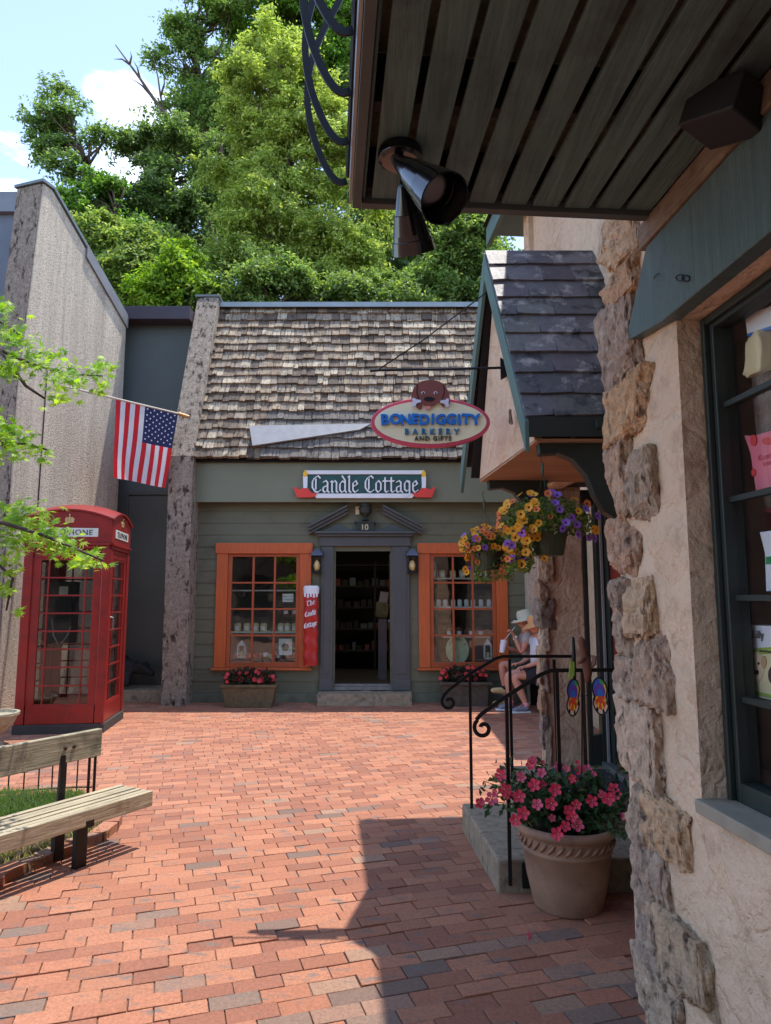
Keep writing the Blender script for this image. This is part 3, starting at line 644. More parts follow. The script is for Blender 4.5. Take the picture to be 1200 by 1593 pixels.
fn2 = thing('concrete_pier', 'grey concrete fin wall right of the cottage shop behind the seated people', 'wall', (2.22, 10.0, 0))
q = MB(); finwall(q, 2.06, 2.38, [(10.16, -.05), (10.10, 3.55), (11.1, 6.50), (11.9, 6.50), (11.9, -.05)]); q.build('wall_body', M_conc, fn2, bevel=.012)
# recess wall, panel, cap band, step
rw = thing('recess_wall', 'dark grey green flat wall with a panel door recessed between two concrete piers', 'wall', (-3.7, 11.0, 0))
q = MB(); q.bb(-4.9, -3.0, 11.0, 11.1, 0, 6.1); q.build('wall_face', M_darkwall, rw)
q = MB(); y = 10.99; a, b_ = aY(202, 770, y), aY(290, 1074, y)
q.bb(a.x - .05, a.x, y - .03, y + .009, .17, a.z); q.bb(a.x - .05, -3.1, y - .03, y + .009, a.z + .002, a.z + .05); q.bb(a.x, -3.1, y - .012, y + .009, .17, a.z - .02); q.build('door_panel', mat('panel_olive', hx(72, 74, 66), .5, var=.15, scale=1), rw)
q = MB(); zt = aY(190, 477, 10.75).z; zb = aY(190, 497, 10.75).z; q.bb(-4.9, -3.16, 10.72, 11.2, zb, zt); q.build('cap_band', M_purple, rw, bevel=.006)
q = MB(); q.bb(-4.25, -3.16, 10.36, 11.0, -.02, .16); single(q, 'stone_ledge', M_stone_step, 'low grey stone ledge at the foot of the dark recess wall', 'step', loc=(-3.7, 10.6, 0), bevel=.015)

# ------------------------------------------------ left building fin wall
lb = thing('left_concrete_building', 'tall pale rough concrete wall with sloping metal-edged top behind the phone box', 'building', (-4.5, 9.6, 0))
P0, P1 = Vector((-4.80, 8.8, 0)), Vector((-4.17, 10.72, 0)); dl = (P1 - P0).normalized(); Lw = (P1 - P0).length; nl = Vector((-dl.y, dl.x, 0)) # to the left
def lp(s, z, t=0): return P0 + dl * s + nl * t + ZV * z
prof = [(0, -.05), (0, 4.15), (.20, 7.20), (.36, 7.20), (Lw, 5.95), (Lw, -.05)]
q = MB(); q.prism([lp(s, z) for s, z in prof], nl * .45); q.build('fin_wall', M_conc, lb, bevel=.012)
# mossy front face sheet of the pier (a real thicker skin on its front)
q = MB(); q.prism([lp(-.012, -.02, .02), lp(-.012, 4.15, .02), lp(.868, 7.60, .02), lp(.868, 7.60, .43), lp(-.012, 4.15, .43), lp(-.012, -.02, .43)], -dl * .006) if False else None
q.m = 0
q = MB()
for (a, b_, c, d) in (((-.02, 4.15), (-.02, -.02), 0, 0), ((.18, 7.19), (-.02, 4.15), 0, 0)):
    q.hexa([lp(b_[0], b_[1], .02), lp(b_[0], b_[1], .44), lp(b_[0] + .03, b_[1], .44), lp(b_[0] + .03, b_[1], .02), lp(a[0], a[1], .02), lp(a[0], a[1], .44), lp(a[0] + .03, a[1], .44), lp(a[0] + .03, a[1], .02)])
q.build('mossy_face', M_conc_moss, lb)
q = MB(); q.prism([lp(.16, 7.21, -.03), lp(.38, 7.21, -.03), lp(.38, 7.25, -.03), lp(.16, 7.25, -.03)], nl * .51)
q.prism([lp(.38, 7.20, -.03), lp(Lw, 5.96, -.03), lp(Lw, 6.02, -.03), lp(.38, 7.25, -.03)], nl * .51)
q.build('coping', M_conc_top, lb)
q = MB(); 
def rk(s): return 7.20 - (s - .38) * (7.20 - 5.96) / (Lw - .38)
q.prism([lp(1.05, rk(1.05) - .16, -.035), lp(Lw, rk(Lw) - .16, -.035), lp(Lw, rk(Lw) + .03, -.035), lp(1.05, rk(1.05) + .03, -.035)], nl * .03); q.build('roof_fascia', mat('fascia_gray', hx(120, 118, 118), .6), lb)
q = MB(); q.tube([lp(.42, 0, -.006), lp(.46, 4.6, -.006)], .008, 5); q.build('joint_seam', M_rust, lb)
q = MB(); sl3 = thing('slate_blue_building', 'slate blue wall with a grey roof edge at the far left behind the concrete pier', 'building', (-6.8, 10, 0))
q.bb(-9, -5.22, 9.95, 10.4, 0, 7.30); q.build('wall', M_slateblue, sl3); q = MB(); q.bb(-9, -5.20, 9.86, 10.5, 7.302, 7.62); q.build('roof_edge', mat('edge_gray', hx(116, 120, 126), .5, .2), sl3)

# ================================================================== STONE SHOP (right)
C0 = Vector((.945, 2.80, 0)); dR = Vector((-.08, .9968, 0)); nR = Vector((-.9968, -.08, 0))
def RW(s, n, z): return C0 + dR * s + nR * n + ZV * z
def rbox(mb, s0, s1, n0, n1, z0, z1):
    return mb.hexa([RW(s0, n0, z0), RW(s1, n0, z0), RW(s1, n1, z0), RW(s0, n1, z0), RW(s0, n0, z1), RW(s1, n0, z1), RW(s1, n1, z1), RW(s0, n1, z1)])
rs = thing('stone_shop', 'stucco shop with rough corner stones and slatted overhead deck on the right', 'building', tuple(C0))
WS0, WS1, WZ0, WZ1 = -2.1, -.54, .865, 2.44
q = MB()
# subdivided, slightly uneven stucco wall face pieces
def wallpatch(mb, s0, s1, z0, z1, n=0, t=.6):
    def fn(u, v):
        s, z = s0 + (s1 - s0) * u, z0 + (z1 - z0) * v
        e = 1.0 if 0 < u < 1 and 0 < v < 1 else .0
        return RW(s, n + e * (.014 * noise.noise(Vector((s * 5, z * 5, 1))) + .008 * abs(noise.noise(Vector((s * 13 + z * 3, z * 9, 4))))), z)
    mb.grid(fn, max(2, int((s1 - s0) * 34)), max(2, int((z1 - z0) * 34)))
wallpatch(q, WS1, 0, 0, 4.6); wallpatch(q, WS0, WS1, 0, WZ0); wallpatch(q, WS0, WS1, WZ1, 4.6); wallpatch(q, -5, WS0, 0, 4.6)
q.face([RW(WS1, 0, WZ0), RW(WS1, -.16, WZ0), RW(WS1, -.16, WZ1), RW(WS1, 0, WZ1)]); q.face([RW(WS0, 0, WZ0), RW(WS0, -.16, WZ0), RW(WS0, -.16, WZ1), RW(WS0, 0, WZ1)])
q.face([RW(WS0, 0, WZ1), RW(WS1, 0, WZ1), RW(WS1, -.16, WZ1), RW(WS0, -.16, WZ1)]); q.face([RW(WS0, 0, WZ0), RW(WS1, 0, WZ0), RW(WS1, -.16, WZ0), RW(WS0, -.16, WZ0)])
q.face([RW(0, 0, 0), RW(0, -.36, 0), RW(0, -.36, 4.6), RW(0, 0, 4.6)])
w_s = q.build('wall', M_stucco, rs, smooth=True); e_ = w_s.modifiers.new('e', 'EDGE_SPLIT'); e_.split_angle = R(40)
q = MB(); rbox(q, 0.001, .5, -.40, -1.2, 0, 2.6); rbox(q, 0.5, 2.45, -.36, -.5, 2.28, 4.6); rbox(q, 0, .5, -.36, -.6, 2.6, 4.6)
# far pier beyond the door recess
q.hexa([(1.095, 5.0, 0), (1.42, 5.0, 0), (1.42, 5.32, 0), (1.175, 5.32, 0), (1.085, 5.0, 4.6), (1.42, 5.0, 4.6), (1.42, 5.32, 4.6), (1.165, 5.32, 4.6)])
q.build('recess_wall', M_stucco, rs, bevel=.01)
q = MB(); q.bb(1.63, 1.75, 3.2, 5.2, 0, 2.6); q.bb(1.0, 1.75, 3.2, 5.0, 2.30, 2.34); q.build('entry_lining', M_greenpaint, rs)
q = MB(); rbox(q, -5, 2.84, -.15, -3.2, 4.60, 4.66); rbox(q, -5, 2.84, -.15, -.19, 4.50, 4.598); q.build('eave', M_barge, rs)
q = MB(); q.prism([RW(-5, -.12, 4.67), RW(-5, -3.2, 6.6), RW(-5, -3.2, 4.67)], dR * 7.84); q.build('roof', M_shake if False else M_underlay, rs)
# quoin stones
RC = [hx(196, 164, 134), hx(176, 140, 112), hx(150, 132, 122), hx(206, 180, 156), hx(162, 138, 126)]
def stone_at(u0, u1, v0, v1, k, col, seed, yoff=0, depth=.16, lift=.025):
    """rough stone set into the wall plane, sized from its measured outline"""
    um, vm = (u0 + u1) / 2, (v0 + v1) / 2
    c = aW(um, vm, .945, 2.80, .08); top = aW(um, v0, .945, 2.80, .08); bot = aW(um, v1, .945, 2.80, .08)
    l_ = aW(u0, vm, .945, 2.80, .08); r_ = aW(u1, vm, .945, 2.80, .08)
    col = tuple(.6 * a + .4 * b_ for a, b_ in zip(col, hx(218, 188, 150)))
    ds = min(abs((l_ - r_).length), .34); hz = abs(top.z - bot.z)
    s = (c - C0).dot(dR); s = min(s, 0.04 - ds * .45)
    q = MB(); q.col = col
    rock_mesh((0, 0, 0), (ds * 1.12, depth, hz * 1.10), seed, q, .09, sub=14, rot=Matrix.Identity(3), ang=6)
    M3 = Matrix(((dR.x, nR.x, 0), (dR.y, nR.y, 0), (0, 0, 1)))
    o = RW(s, lift - depth / 2 + .02, c.z)
    q.v = [tuple(M3 @ Vector(p) + o) for p in q.v]
    q.build('quoin_stone', M_rock, rs, smooth=False)
SC_Q = [(930, 985, 325, 420, hx(214, 178, 140)), (938, 1008, 412, 472, hx(198, 150, 112)), (940, 988, 472, 612, hx(138, 120, 118)), (950, 1016, 594, 676, hx(208, 158, 112)),
        (950, 984, 680, 800, hx(186, 146, 122)), (978, 1022, 702, 802, hx(158, 140, 130)), (960, 994, 806, 898, hx(176, 130, 112)), (966, 990, 908, 1016, hx(150, 132, 126)),
        (988, 1020, 906, 988, hx(206, 172, 138)), (974, 1016, 1030, 1090, hx(160, 140, 132)), (1006, 1046, 992, 1094, hx(168, 138, 124)), (974, 1026, 1096, 1218, hx(212, 186, 166)),
        (986, 1020, 1222, 1310, hx(170, 154, 142)), (1018, 1068, 1244, 1332, hx(212, 172, 132)), (994, 1042, 1312, 1424, hx(162, 144, 138)), (1004, 1032, 1412, 1496, hx(158, 146, 146)),
        (1034, 1100, 1440, 1552, hx(186, 164, 138)), (1004, 1058, 1500, 1620, hx(200, 176, 158))]
for i, (a, b_, c, d, col) in enumerate(SC_Q): stone_at(a, b_, c, d, 0, col, 20 + i)
# far pier stones
for i, (a, b_, c, d, col) in enumerate([(842, 862, 866, 905, 0), (836, 852, 905, 940, 1), (834, 866, 935, 976, 2), (840, 854, 976, 1010, 3), (838, 850, 1008, 1060, 0), (842, 856, 1030, 1075, 4), (840, 850, 1075, 1110, 1), (842, 854, 1110, 1160, 2), (846, 858, 1130, 1190, 3), (834, 852, 800, 862, 4), (850, 880, 770, 800, 1), (840, 866, 740, 772, 0)]):
    A, B = aY(a, c, 5.0), aY(b_, d, 5.0); q = MB(); q.col = RC[col]
    rock_mesh(((A.x + B.x) / 2, 5.03, (A.z + B.z) / 2), (abs(B.x - A.x) * 1.05, .12, abs(A.z - B.z) * 1.12), 60 + i, q, .25, sub=7, rot=Matrix.Identity(3), ang=4); q.build('quoin_stone', M_rock, rs, smooth=True)
# header board, ledger
q = MB(); pts = [(-.235, 2.474), (-.52, 2.436), (-4, 2.436), (-4, 2.752), (-.44, 2.752)]
q.prism([RW(s, .045, z) for s, z in pts], -nR * .06); q.build('header_board', M_teal, rs, bevel=.004)
q = MB(); q.tube([RW(-.52 + .018 * math.cos(a), .052, 2.60 + .007 * math.sin(a)) for a in [0, .8, 1.6, 2.4, 3.1]], .002, 5)
q.tube([aW(1058 + 6 * math.cos(t), 432 + 5 * math.sin(t), .895, 2.8, .08) for t in np.linspace(0, 6, 12)], .0022, 5); q.tube([aW(1067 + 6 * math.cos(t), 433 + 5 * math.sin(t), .895, 2.8, .08) for t in np.linspace(0, 6, 12)], .0022, 5)
q.build('wire_hook', M_black, rs)
q = MB(); rbox(q, -4, -.40, .0, .055, 2.755, 2.845); q.build('ledger', M_ledger, rs, bevel=.004)
# window
q = MB(); n0, n1 = -.10, -.17
rbox(q, WS1 - .045, WS1, n0, n1, WZ0, WZ1); rbox(q, WS0, WS0 + .075, n0, n1, WZ0, WZ1); rbox(q, WS0 + .075, WS1 - .045, n0, n1, WZ1 - .045, WZ1); rbox(q, WS0 + .075, WS1 - .045, n0, n1, WZ0, WZ0 + .07)
rbox(q, WS1 - .025, WS1 - .002, n0 + .02, n0, WZ0, WZ1 - .002); rbox(q, WS0 + .075, WS1 - .027, n0 + .018, n0, WZ1 - .03, WZ1 - .002)
wn = q.build('shop_window', M_greenpaint, rs, bevel=.004)
q = MB()
for zz in (1.185, 1.50, 1.815, 2.13): rbox(q, WS0 + .075, WS1 - .045, -.122, -.150, zz - .009, zz + .009)
for ss in (-1.35,): rbox(q, ss - .010, ss + .010, -.119, -.152, WZ0 + .07, WZ1 - .045)
q.build('muntin', M_greenpaint, wn)
q = MB(); rbox(q, WS0 + .075, WS1 - .045, -.135, -.139, WZ0 + .07, WZ1 - .045); q.build('pane', M_glass_near, wn)
q = MB(); rbox(q, WS0 - .02, WS1 + .01, .02, -.10, WZ0 - .03, WZ0 + .012); q.build('sill', mat('sill_grey', hx(146, 138, 122), .8, var=.15, scale=9, bump=.3, bscale=30), wn, bevel=.005)
q = MB(); rbox(q, WS0 - .3, -.01, -.42, -.45, .3, 2.8); rbox(q, WS0 - .3, -.01, -.2, -.62, .84, .88); rbox(q, -.04, -.01, -.17, -.62, .5, 2.8); rbox(q, WS0 - .3, -.01, -.18, -.62, 2.5, 2.53); q.build('window_backing', M_curtain, rs)
q = MB(); 
for zz in (1.27,): rbox(q, WS0, -.3, -.24, -.60, zz - .015, zz)
q.build('product_shelf', M_shelf, rs)
# products seen through the window
def pw(u, v, off): return aW(u, v, .945 + off, 2.80, .08)
def wquad(mb, pts, off, d=.02): mb.prism([pw(*p, off) for p in pts], -nR * d)
k = thing('pet_treat_box', 'white and lime carton with a cream dog face in the dark window on the right', 'box', tuple(pw(1180, 1080, .3)))
q = MB(); wquad(q, [(1156, 972), (1240, 976), (1240, 1098), (1162, 1080)], .19, .08); q.build('carton', M_white, k)
q = MB(); wquad(q, [(1158, 1016), (1180, 1008), (1240, 1004), (1240, 1096), (1162, 1078)], .188, .0015); q.build('lime_panel', mat('lime', hx(150, 176, 74), .5), k)
q = MB(); wquad(q, [(1160, 1020), (1240, 1014), (1240, 1090), (1163, 1072)], .1865, .001); q.build('pale_panel', M_cream, k)
q = MB()
def disc(mb, u, v, ru, rv, off, d=.002, n=18): wquad(mb, [(u + ru * math.cos(2 * math.pi * i / n), v + rv * math.sin(2 * math.pi * i / n)) for i in range(n)], off, d)
disc(q, 1176, 1038, 13, 24, .1845); q.m = 1; disc(q, 1163, 1034, 4, 10, .1835); disc(q, 1188, 1030, 4, 10, .1835); q.m = 2; disc(q, 1170, 1034, 1.5, 2, .182); disc(q, 1180, 1032, 1.5, 2, .182); disc(q, 1177, 1046, 3, 4, .182)
q.build('dog_picture', [mat('dogcream', hx(216, 196, 160), .7), mat('dogtan', hx(186, 156, 116), .7), M_black], k)
q = MB(); disc(q, 1205, 1050, 10, 16, .1845); q.build('badge', mat('badge_maroon', hx(66, 34, 44), .6), k)
def wtext(mb, txt, u, v, off, size, ext=.001): mb.text(txt, size, TM(pw(u, v, off), -dR, ZV), ext)
q = MB(); wtext(q, 'Lilly', 1180, 989, .186, .035); wtext(q, 'natural treats', 1192, 1013, .1855, .012); q.build('lettering', M_grey, k)
k = thing('pink_treat_pouch', 'pink pouch with red print hanging in the dark window on the right', 'pouch', tuple(pw(1180, 720, .3)))
q = MB(); wquad(q, [(1157, 677), (1170, 678), (1250, 655), (1250, 750), (1176, 768), (1167, 705)], .18, .02); q.build('pouch', mat('pouch_pink', hx(224, 120, 140), .4, var=.1), k, bevel=.004)
q = MB(); disc(q, 1193, 686, 8, 6, .176); disc(q, 1172, 685, 5, 9, .176); disc(q, 1172, 735, 3, 6, .176); q.build('print', mat('print_red', hx(214, 60, 66), .5), k)
q = MB(); wtext(q, 'Gourmet', 1196, 708, .176, .028); wtext(q, 'treats', 1196, 720, .176, .024); q.build('lettering', M_pink, k)
k = thing('carded_chew_toy', 'cream chew hanging on a white and blue card in the right hand window', 'dog chew', tuple(pw(1175, 520, .3)))
q = MB(); wquad(q, [(1159, 491), (1200, 476), (1206, 508), (1163, 522)], .19, .004); q.m = 1; wquad(q, [(1163, 519), (1206, 505), (1206, 510), (1163, 524)], .188, .002); q.build('card', [M_white, M_blue], k)
q = MB(); c = pw(1180, 550, .19); rock_mesh(c, (.05, .09, .13), 3, q, .2, sub=4, rot=Matrix.Identity(3)); q.build('chew', M_cream, k, smooth=True)
k = thing('white_treat_bag', 'white and green bag on the shelf in the dark window on the right', 'bag', tuple(pw(1190, 870, .3)))
q = MB(); wquad(q, [(1182, 828), (1250, 818), (1250, 916), (1192, 920), (1190, 860)], .19, .03); q.m = 1; wquad(q, [(1191, 866), (1250, 862), (1250, 872), (1191, 878)], .186, .003); q.build('bag', [M_white, mat('print_green', hx(30, 140, 90), .5)], k, bevel=.004)
k = thing('alarm_sticker', 'small blue alarm notice stuck low inside the dark window on the right', 'sticker', tuple(pw(1190, 1240, .16)))
q = MB(); wquad(q, [(1181, 1228), (1240, 1250), (1240, 1275), (1183, 1243)], .155, .001); q.build('sticker', mat('sticker_blue', hx(44, 60, 150), .4), k)
q = MB(); wtext(q, 'SECURITY', 1196, 1240, .153, .016); wtext(q, 'SYSTEM', 1196, 1248, .153, .016); q.build('lettering', M_white, k)
k = thing('hanging_textile', 'grey textured hanging panel behind the chew card in the dark window on the right', 'textile', tuple(pw(1190, 560, .4)))
q = MB(); wquad(q, [(1160, 480), (1260, 430), (1260, 690), (1178, 690)], .235, .03); q.build('panel', mat('textile_grey', hx(140, 128, 122), .95, var=.3, scale=20, bump=1, bscale=40, bdist=.02), k)

# deck overhead
dk = MB(); z0 = 2.85; n = .05; i = 0; rr = random.Random(2)
dm = [hx(74, 76, 76)] * 4
while n < 1.06:
    wdt = .089; rbox(dk, -3.6, -.50, n, min(n + wdt, 1.068), z0 + rr.uniform(0, .004), z0 + .02); n += .112; i += 1
deck = dk.build('deck_soffit', M_deck, rs, bevel=.0025)
q = MB(); rbox(q, -3.6, -.462, 1.07, 1.10, z0 - .015, z0 + .22); q.build('deck_side_fascia', M_deckfasc, deck, bevel=.002)
q = MB(); rbox(q, -.497, -.462, .0, 1.068, z0 - .015, z0 + .22); q.build('deck_end_fascia', M_deckfasc, deck, bevel=.002)
q = MB(); rbox(q, -3.6, -.462, 1.102, 1.112, z0 + .0, z0 + .18); q.build('metal_edge', M_capmetal, deck)
q = MB()
for s in np.arange(-3.4, -.5, .41): rbox(q, s, s + .04, 0, 1.068, z0 + .022, z0 + .17)
q.build('joists', M_int, deck)
q = MB(); s = -3.6
while s < -.5: rbox(q, s, s + .137, .0, 1.07, z0 + .172, z0 + .2); s += .14
q.build('deck_floor', M_oldwood, deck)
q = MB()
for s in np.arange(-2.62, -.47, .215):
    pts = [(1.12, .08), (1.17, .07), (1.24, .12), (1.32, .24), (1.36, .38), (1.34, .52), (1.26, .66), (1.16, .78), (1.12, .90), (1.12, 1.05)]
    pts = [(1.12 + (a - 1.12) * .6, b_) for a, b_ in smo_open(pts)]; q.tube([RW(s, a, z0 + b_) for a, b_ in pts], 1, 4, flat=(.011, .004, tuple(dR)))
q.tube([RW(-3.5, 1.12, z0 + 1.06), RW(-.47, 1.12, z0 + 1.06)], .014, 6); q.tube([RW(-3.5, 1.115, z0 + .10), RW(-.47, 1.115, z0 + .10)], .01, 5)
q.build('iron_railing', M_black, deck)

# porch gable over the door
pg_ = MB()
E1, RG = Vector((0, 3.25, 2.355)), Vector((0, 3.88, 3.53)); sv = (RG - E1).normalized(); nv = Vector((0, -sv.z, sv.y)); SLn = (RG - E1).length
def XL(y): return .680 - .13 * (y - 3.25)
pg_.prism([(.70, 3.27, 2.30), (.60, 3.88, 3.50), (.56, 4.50, 2.28), (.56, 4.46, 2.28), (.60, 3.88, 3.40), (.70, 3.31, 2.28)], (.72, 0, 0))
pgab = pg_.build('porch_roof', M_underlay, rs)
q = MB(); rr = random.Random(31); nrow = 9
SLC = [hx(92, 88, 92), hx(80, 78, 80), hx(104, 98, 100), hx(84, 76, 80), hx(98, 96, 92)]
for far in (0, 1):
    e1, r1 = (E1, RG) if not far else (Vector((0, 4.51, 2.355)), RG)
    sv_ = (r1 - e1).normalized(); nv_ = Vector((0, -sv_.z, sv_.y)) if not far else Vector((0, sv_.z, -sv_.y)); nv_.z = abs(nv_.z)
    for j in range(nrow):
        s0, s1 = SLn * j / nrow, min(SLn * (j + 1.3) / nrow, SLn)
        yy = e1.y + sv_.y * s0; x = XL(yy) - .012; first = True
        while x < 1.34:
            wd = rr.uniform(.14, .24) * (.55 if first and j % 2 else 1); first = False
            q.col = vary(rr.choice(SLC), .15, rr); t0, t1 = .022 + rr.uniform(0, .006), .008; ja = rr.uniform(-.005, .005)
            def P(xx, s, t): return Vector((xx, 0, 0)) + Vector((0, e1.y, e1.z)) + sv_ * s + nv_ * t
            dx = XL(e1.y + sv_.y * s1) - XL(yy)
            q.hexa([P(x, s0 + ja, t0), P(x + wd - .004, s0 - ja, t0), P(x + wd - .004, s0 - ja, .004), P(x, s0 + ja, .004), P(x + dx, s1, t1), P(x + wd - .004, s1, t1), P(x + wd - .004, s1, 0), P(x + dx, s1, 0)])
            x += wd
q.build('slates', M_slate, pgab, bevel=.002)
q = MB()
def bargeb(mb, a, b_, wdn, th=.022):  # board following slope on the gable end
    dn = Vector((0, 0, -wdn)); mb.prism([a, b_, b_ + dn * 1.1, a + dn], Vector((th, 0, 0)))
bargeb(q, Vector((XL(3.23) - .02, 3.23, 2.335)), Vector((XL(3.88) - .02, 3.88, 3.52)), .15)
bargeb(q, Vector((XL(4.53) - .02, 4.53, 2.335)), Vector((XL(3.88) - .02, 3.882, 3.52)), .15)
q.build('bargeboard', M_barge, pgab, bevel=.003)
q = MB(); q.bb(.68, 1.36, 3.232, 3.25, 2.262, 2.36); q.build('eave_fascia', M_greenpaint, pgab, bevel=.003)
q = MB(); q.prism([(.725, 3.30, 2.262), (.61, 4.44, 2.262), (.64, 3.88, 3.35)], (.04, .004, 0)); q.build('gable_panel', M_stucco, pgab)
q = MB(); q.prism([(.725, 3.262, 2.258), (1.40, 3.262, 2.258), (1.40, 4.45, 2.258), (.615, 4.45, 2.258)], (0, 0, -.012)); q.build('soffit', M_soffitwood, pgab)
for yy, sh_ in ((3.30, 0), (4.38, 1)):
    q = MB()
    P = [(838, 682), (960, 684), (960, 808), (942, 796), (926, 770), (913, 738), (892, 714), (868, 704), (846, 706), (840, 706)]
    base = [aY(u, v, 3.30) for u, v in P]
    if sh_: base = [p + Vector((-.085, 1.08, 0)) for p in base]
    q.prism(base, (0, .075, 0)); q.build('bracket', M_greenpaint, pgab, bevel=.004)
q = MB(); 
for v in (.05,): q.tube([(.68, 3.86, 2.9), (.62, 3.86, 3.02)], .006, 5)
rr = random.Random(3); q = MB()
q.tube([(.66, 3.60, 2.42), (.655, 3.56, 2.48), (.66, 3.54, 2.40)], .007, 5); q.tube([(.66, 3.58, 2.45), (.65, 3.52, 2.47)], .006, 5); q.build('rusty_hook', M_ledger, pgab)

# entry: storefront sliver, door, threshold, landing
q = MB(); q.bb(1.42, 1.45, 4.99, 5.06, .34, 2.28); q.bb(1.51, 1.63, 4.98, 5.06, .34, 2.28); q.bb(1.45, 1.51, 4.99, 5.06, 2.18, 2.28); q.bb(1.45, 1.51, 4.99, 5.06, .34, .55)
sf = q.build('entry_window', M_greenpaint, rs, bevel=.003); q = MB(); q.bb(1.45, 1.51, 5.02, 5.025, .55, 2.18); q.build('pane', M_glass, sf)
q = MB(); q.bb(1.535, 1.55, 4.955, 4.978, .34, 2.28); q.build('weather_strip', mat('strip_grey', hx(150, 146, 148), .6), rs)
q = MB(); q.bb(1.575, 1.63, 3.9, 4.88, .36, 2.28); dr2 = q.build('red_door', mat('door_red', hx(126, 40, 30), .5, var=.15, scale=3), rs, bevel=.004)
q = MB(); q.bb(1.56, 1.63, 4.885, 4.975, .34, 2.3); q.build('door_frame', M_greenpaint, rs, bevel=.003)
lst = thing('stone_steps', 'worn grey stone doorstep and landing at the side door of the stone shop', 'steps', (.9, 4.2, 0))
q = MB(); q.prism([(.575, 3.762, -.02), (1.9, 3.80, -.02), (1.9, 4.75, -.02), (.50, 4.75, -.02)], (0, 0, .185)); q.build('lower_step', M_stone_step, lst, bevel=.012)
q = MB(); q.bb(.79, 1.9, 4.15, 5.0, .166, .345); q.build('landing', M_stone_step, lst, bevel=.01)
q = MB(); q.bb(1.50, 1.575, 3.9, 5.0, .346, .375); q.build('threshold', M_capmetal, lst, bevel=.004)
q = MB(); q.bb(1.1, 1.48, 4.2, 4.85, .3465, .356); single(q, 'door_mat', mat('mat_dark', hx(44, 44, 54), .95), 'dark blue grey doormat on the landing before the red door', 'doormat', loc=(1.3, 4.5, .35))

# handrails
def rail(name, pts_s, Yr, posts, label, plate=None):
    k = thing(name, label, 'handrail', (pts_s[1].x, Yr, 0), 0, 'wrought iron handrails beside the stone steps')
    q = MB(); q.tube(pts_s, 1, 4, flat=(.010, .004, (0, 1, 0))); q.build('top_rail', M_black, k)
    c = pts_s[0]; q = MB(); sc = []
    for i in range(26):
        a = R(128) + i * R(15.5); rr_ = .05 * (1 - i / 36); sc.append(Vector((c.x + .036, Yr, c.z - .042)) + Vector((math.cos(a), 0, math.sin(a))) * rr_)
    q.tube([c] + sc, 1, 4, flat=(.010, .004, (0, 1, 0))); q.build('scroll', M_black, k)
    for (x, za, zb) in posts:
        q = MB(); q.bb(x - .009, x + .009, Yr - .009, Yr + .009, za, zb); q.build('post', M_black, k)
    if plate: q = MB(); q.bb(*plate); q.build('mounting_plate', M_black, k, bevel=.002)
YA, YB = 4.64, 3.735
def ra(u, v, y): return aY(u, v, y)
rail('handrail', [ra(690, 1082, YA), ra(700, 1072, YA), ra(730, 1049, YA), ra(770, 1025, YA), ra(782, 1021, YA), ra(890, 1021, YA)], YA,
     [(ra(731, 1048, YA).x, .16, ra(731, 1048, YA).z), (ra(793, 1022, YA).x, .34, 1.10), (ra(862, 1022, YA).x, .34, 1.10)], 'black iron handrail with scroll on the far side of the stone steps')
rail('handrail', [ra(741, 1120, YB), ra(750, 1110, YB), ra(787, 1084, YB), ra(840, 1050, YB), ra(857, 1043, YB), ra(968, 1042, YB)], YB,
     [(ra(788, 1084, YB).x, .05, ra(787, 1084, YB).z), (ra(866, 1043, YB).x, .16, ra(866, 1043, YB).z)], 'black iron handrail with scroll on the near side of the stone steps', (ra(790, 1, YB).x - .03, ra(790, 1, YB).x + .03, 3.742, 3.762, .03, .155))
k = thing('rusty_pole', 'thin rusty brown square post standing behind the butterfly spinner', 'post', (1.03, 3.95, .16)); q = MB(); p = aY(906, 1045, 3.95); q.bb(p.x - .010, p.x + .010, 3.94, 3.96, .16, p.z + .01); q.build('shaft', M_rust, k); q = MB(); q.bb(p.x - .02, p.x + .02, 3.93, 3.97, .166, .18); q.build('foot', M_rust, k)

# ================================================================== hanging sign
hs = thing('hanging_sign', 'oval cream sign with rose rim and brown puppy hanging from the porch gable', 'sign', (.25, 3.70, 2.75))
def hp(u, v, y=3.70): return aY(u, v, y)
q = MB(); q.tube([hp(576, 577), hp(590, 576), hp(700, 574), hp(786, 572)], .0075, 6); q.tube([hp(590, 574), hp(660, 528, 3.72), hp(757, 455, 3.86)], .004, 5)
q.prism([hp(779, 556), hp(788, 562), hp(789, 585), hp(780, 590)], (0, .02, 0)); q.build('arm', M_black, hs)
def ell(cu, cv, ru, rv, n=48): return [hp(cu + ru * math.cos(2 * math.pi * i / n), cv + rv * math.sin(2 * math.pi * i / n) + 0) for i in range(n)]
q = MB(); q.prism(ell(670, 657, 93, 39), (0, .03, 0)); q.build('rim', M_pink, hs, bevel=.005)
M_signcream = mat('sandblast_cream', hx(244, 238, 200), .7, var=.06, scale=5, stretch=(.4, 1, 30), bump=.7, bscale=10, bstretch=(.3, 1, 26), bdist=.004)
q = MB(); q.prism([p + Vector((0, -.004, 0)) for p in ell(670, 657, 87, 33.5)], (0, .02, 0)); q.build('face', M_signcream, hs)
def sgrow(pts, m, lift, d=.012): 
    q = MB(); q.prism([hp(*p) + Vector((0, -lift, 0)) for p in pts], (0, d, 0)); return q
def smo(pts, n=3):
    for _ in range(n):
        o = []
        for a, b_ in zip(pts, pts[1:] + pts[:1]): o += [(a[0] * .75 + b_[0] * .25, a[1] * .75 + b_[1] * .25), (a[0] * .25 + b_[0] * .75, a[1] * .25 + b_[1] * .75)]
        pts = o
    return pts
def cv(pts): return [(560 + x * 220 / 1200, 580 + y * 130 / 709) for x, y in pts]
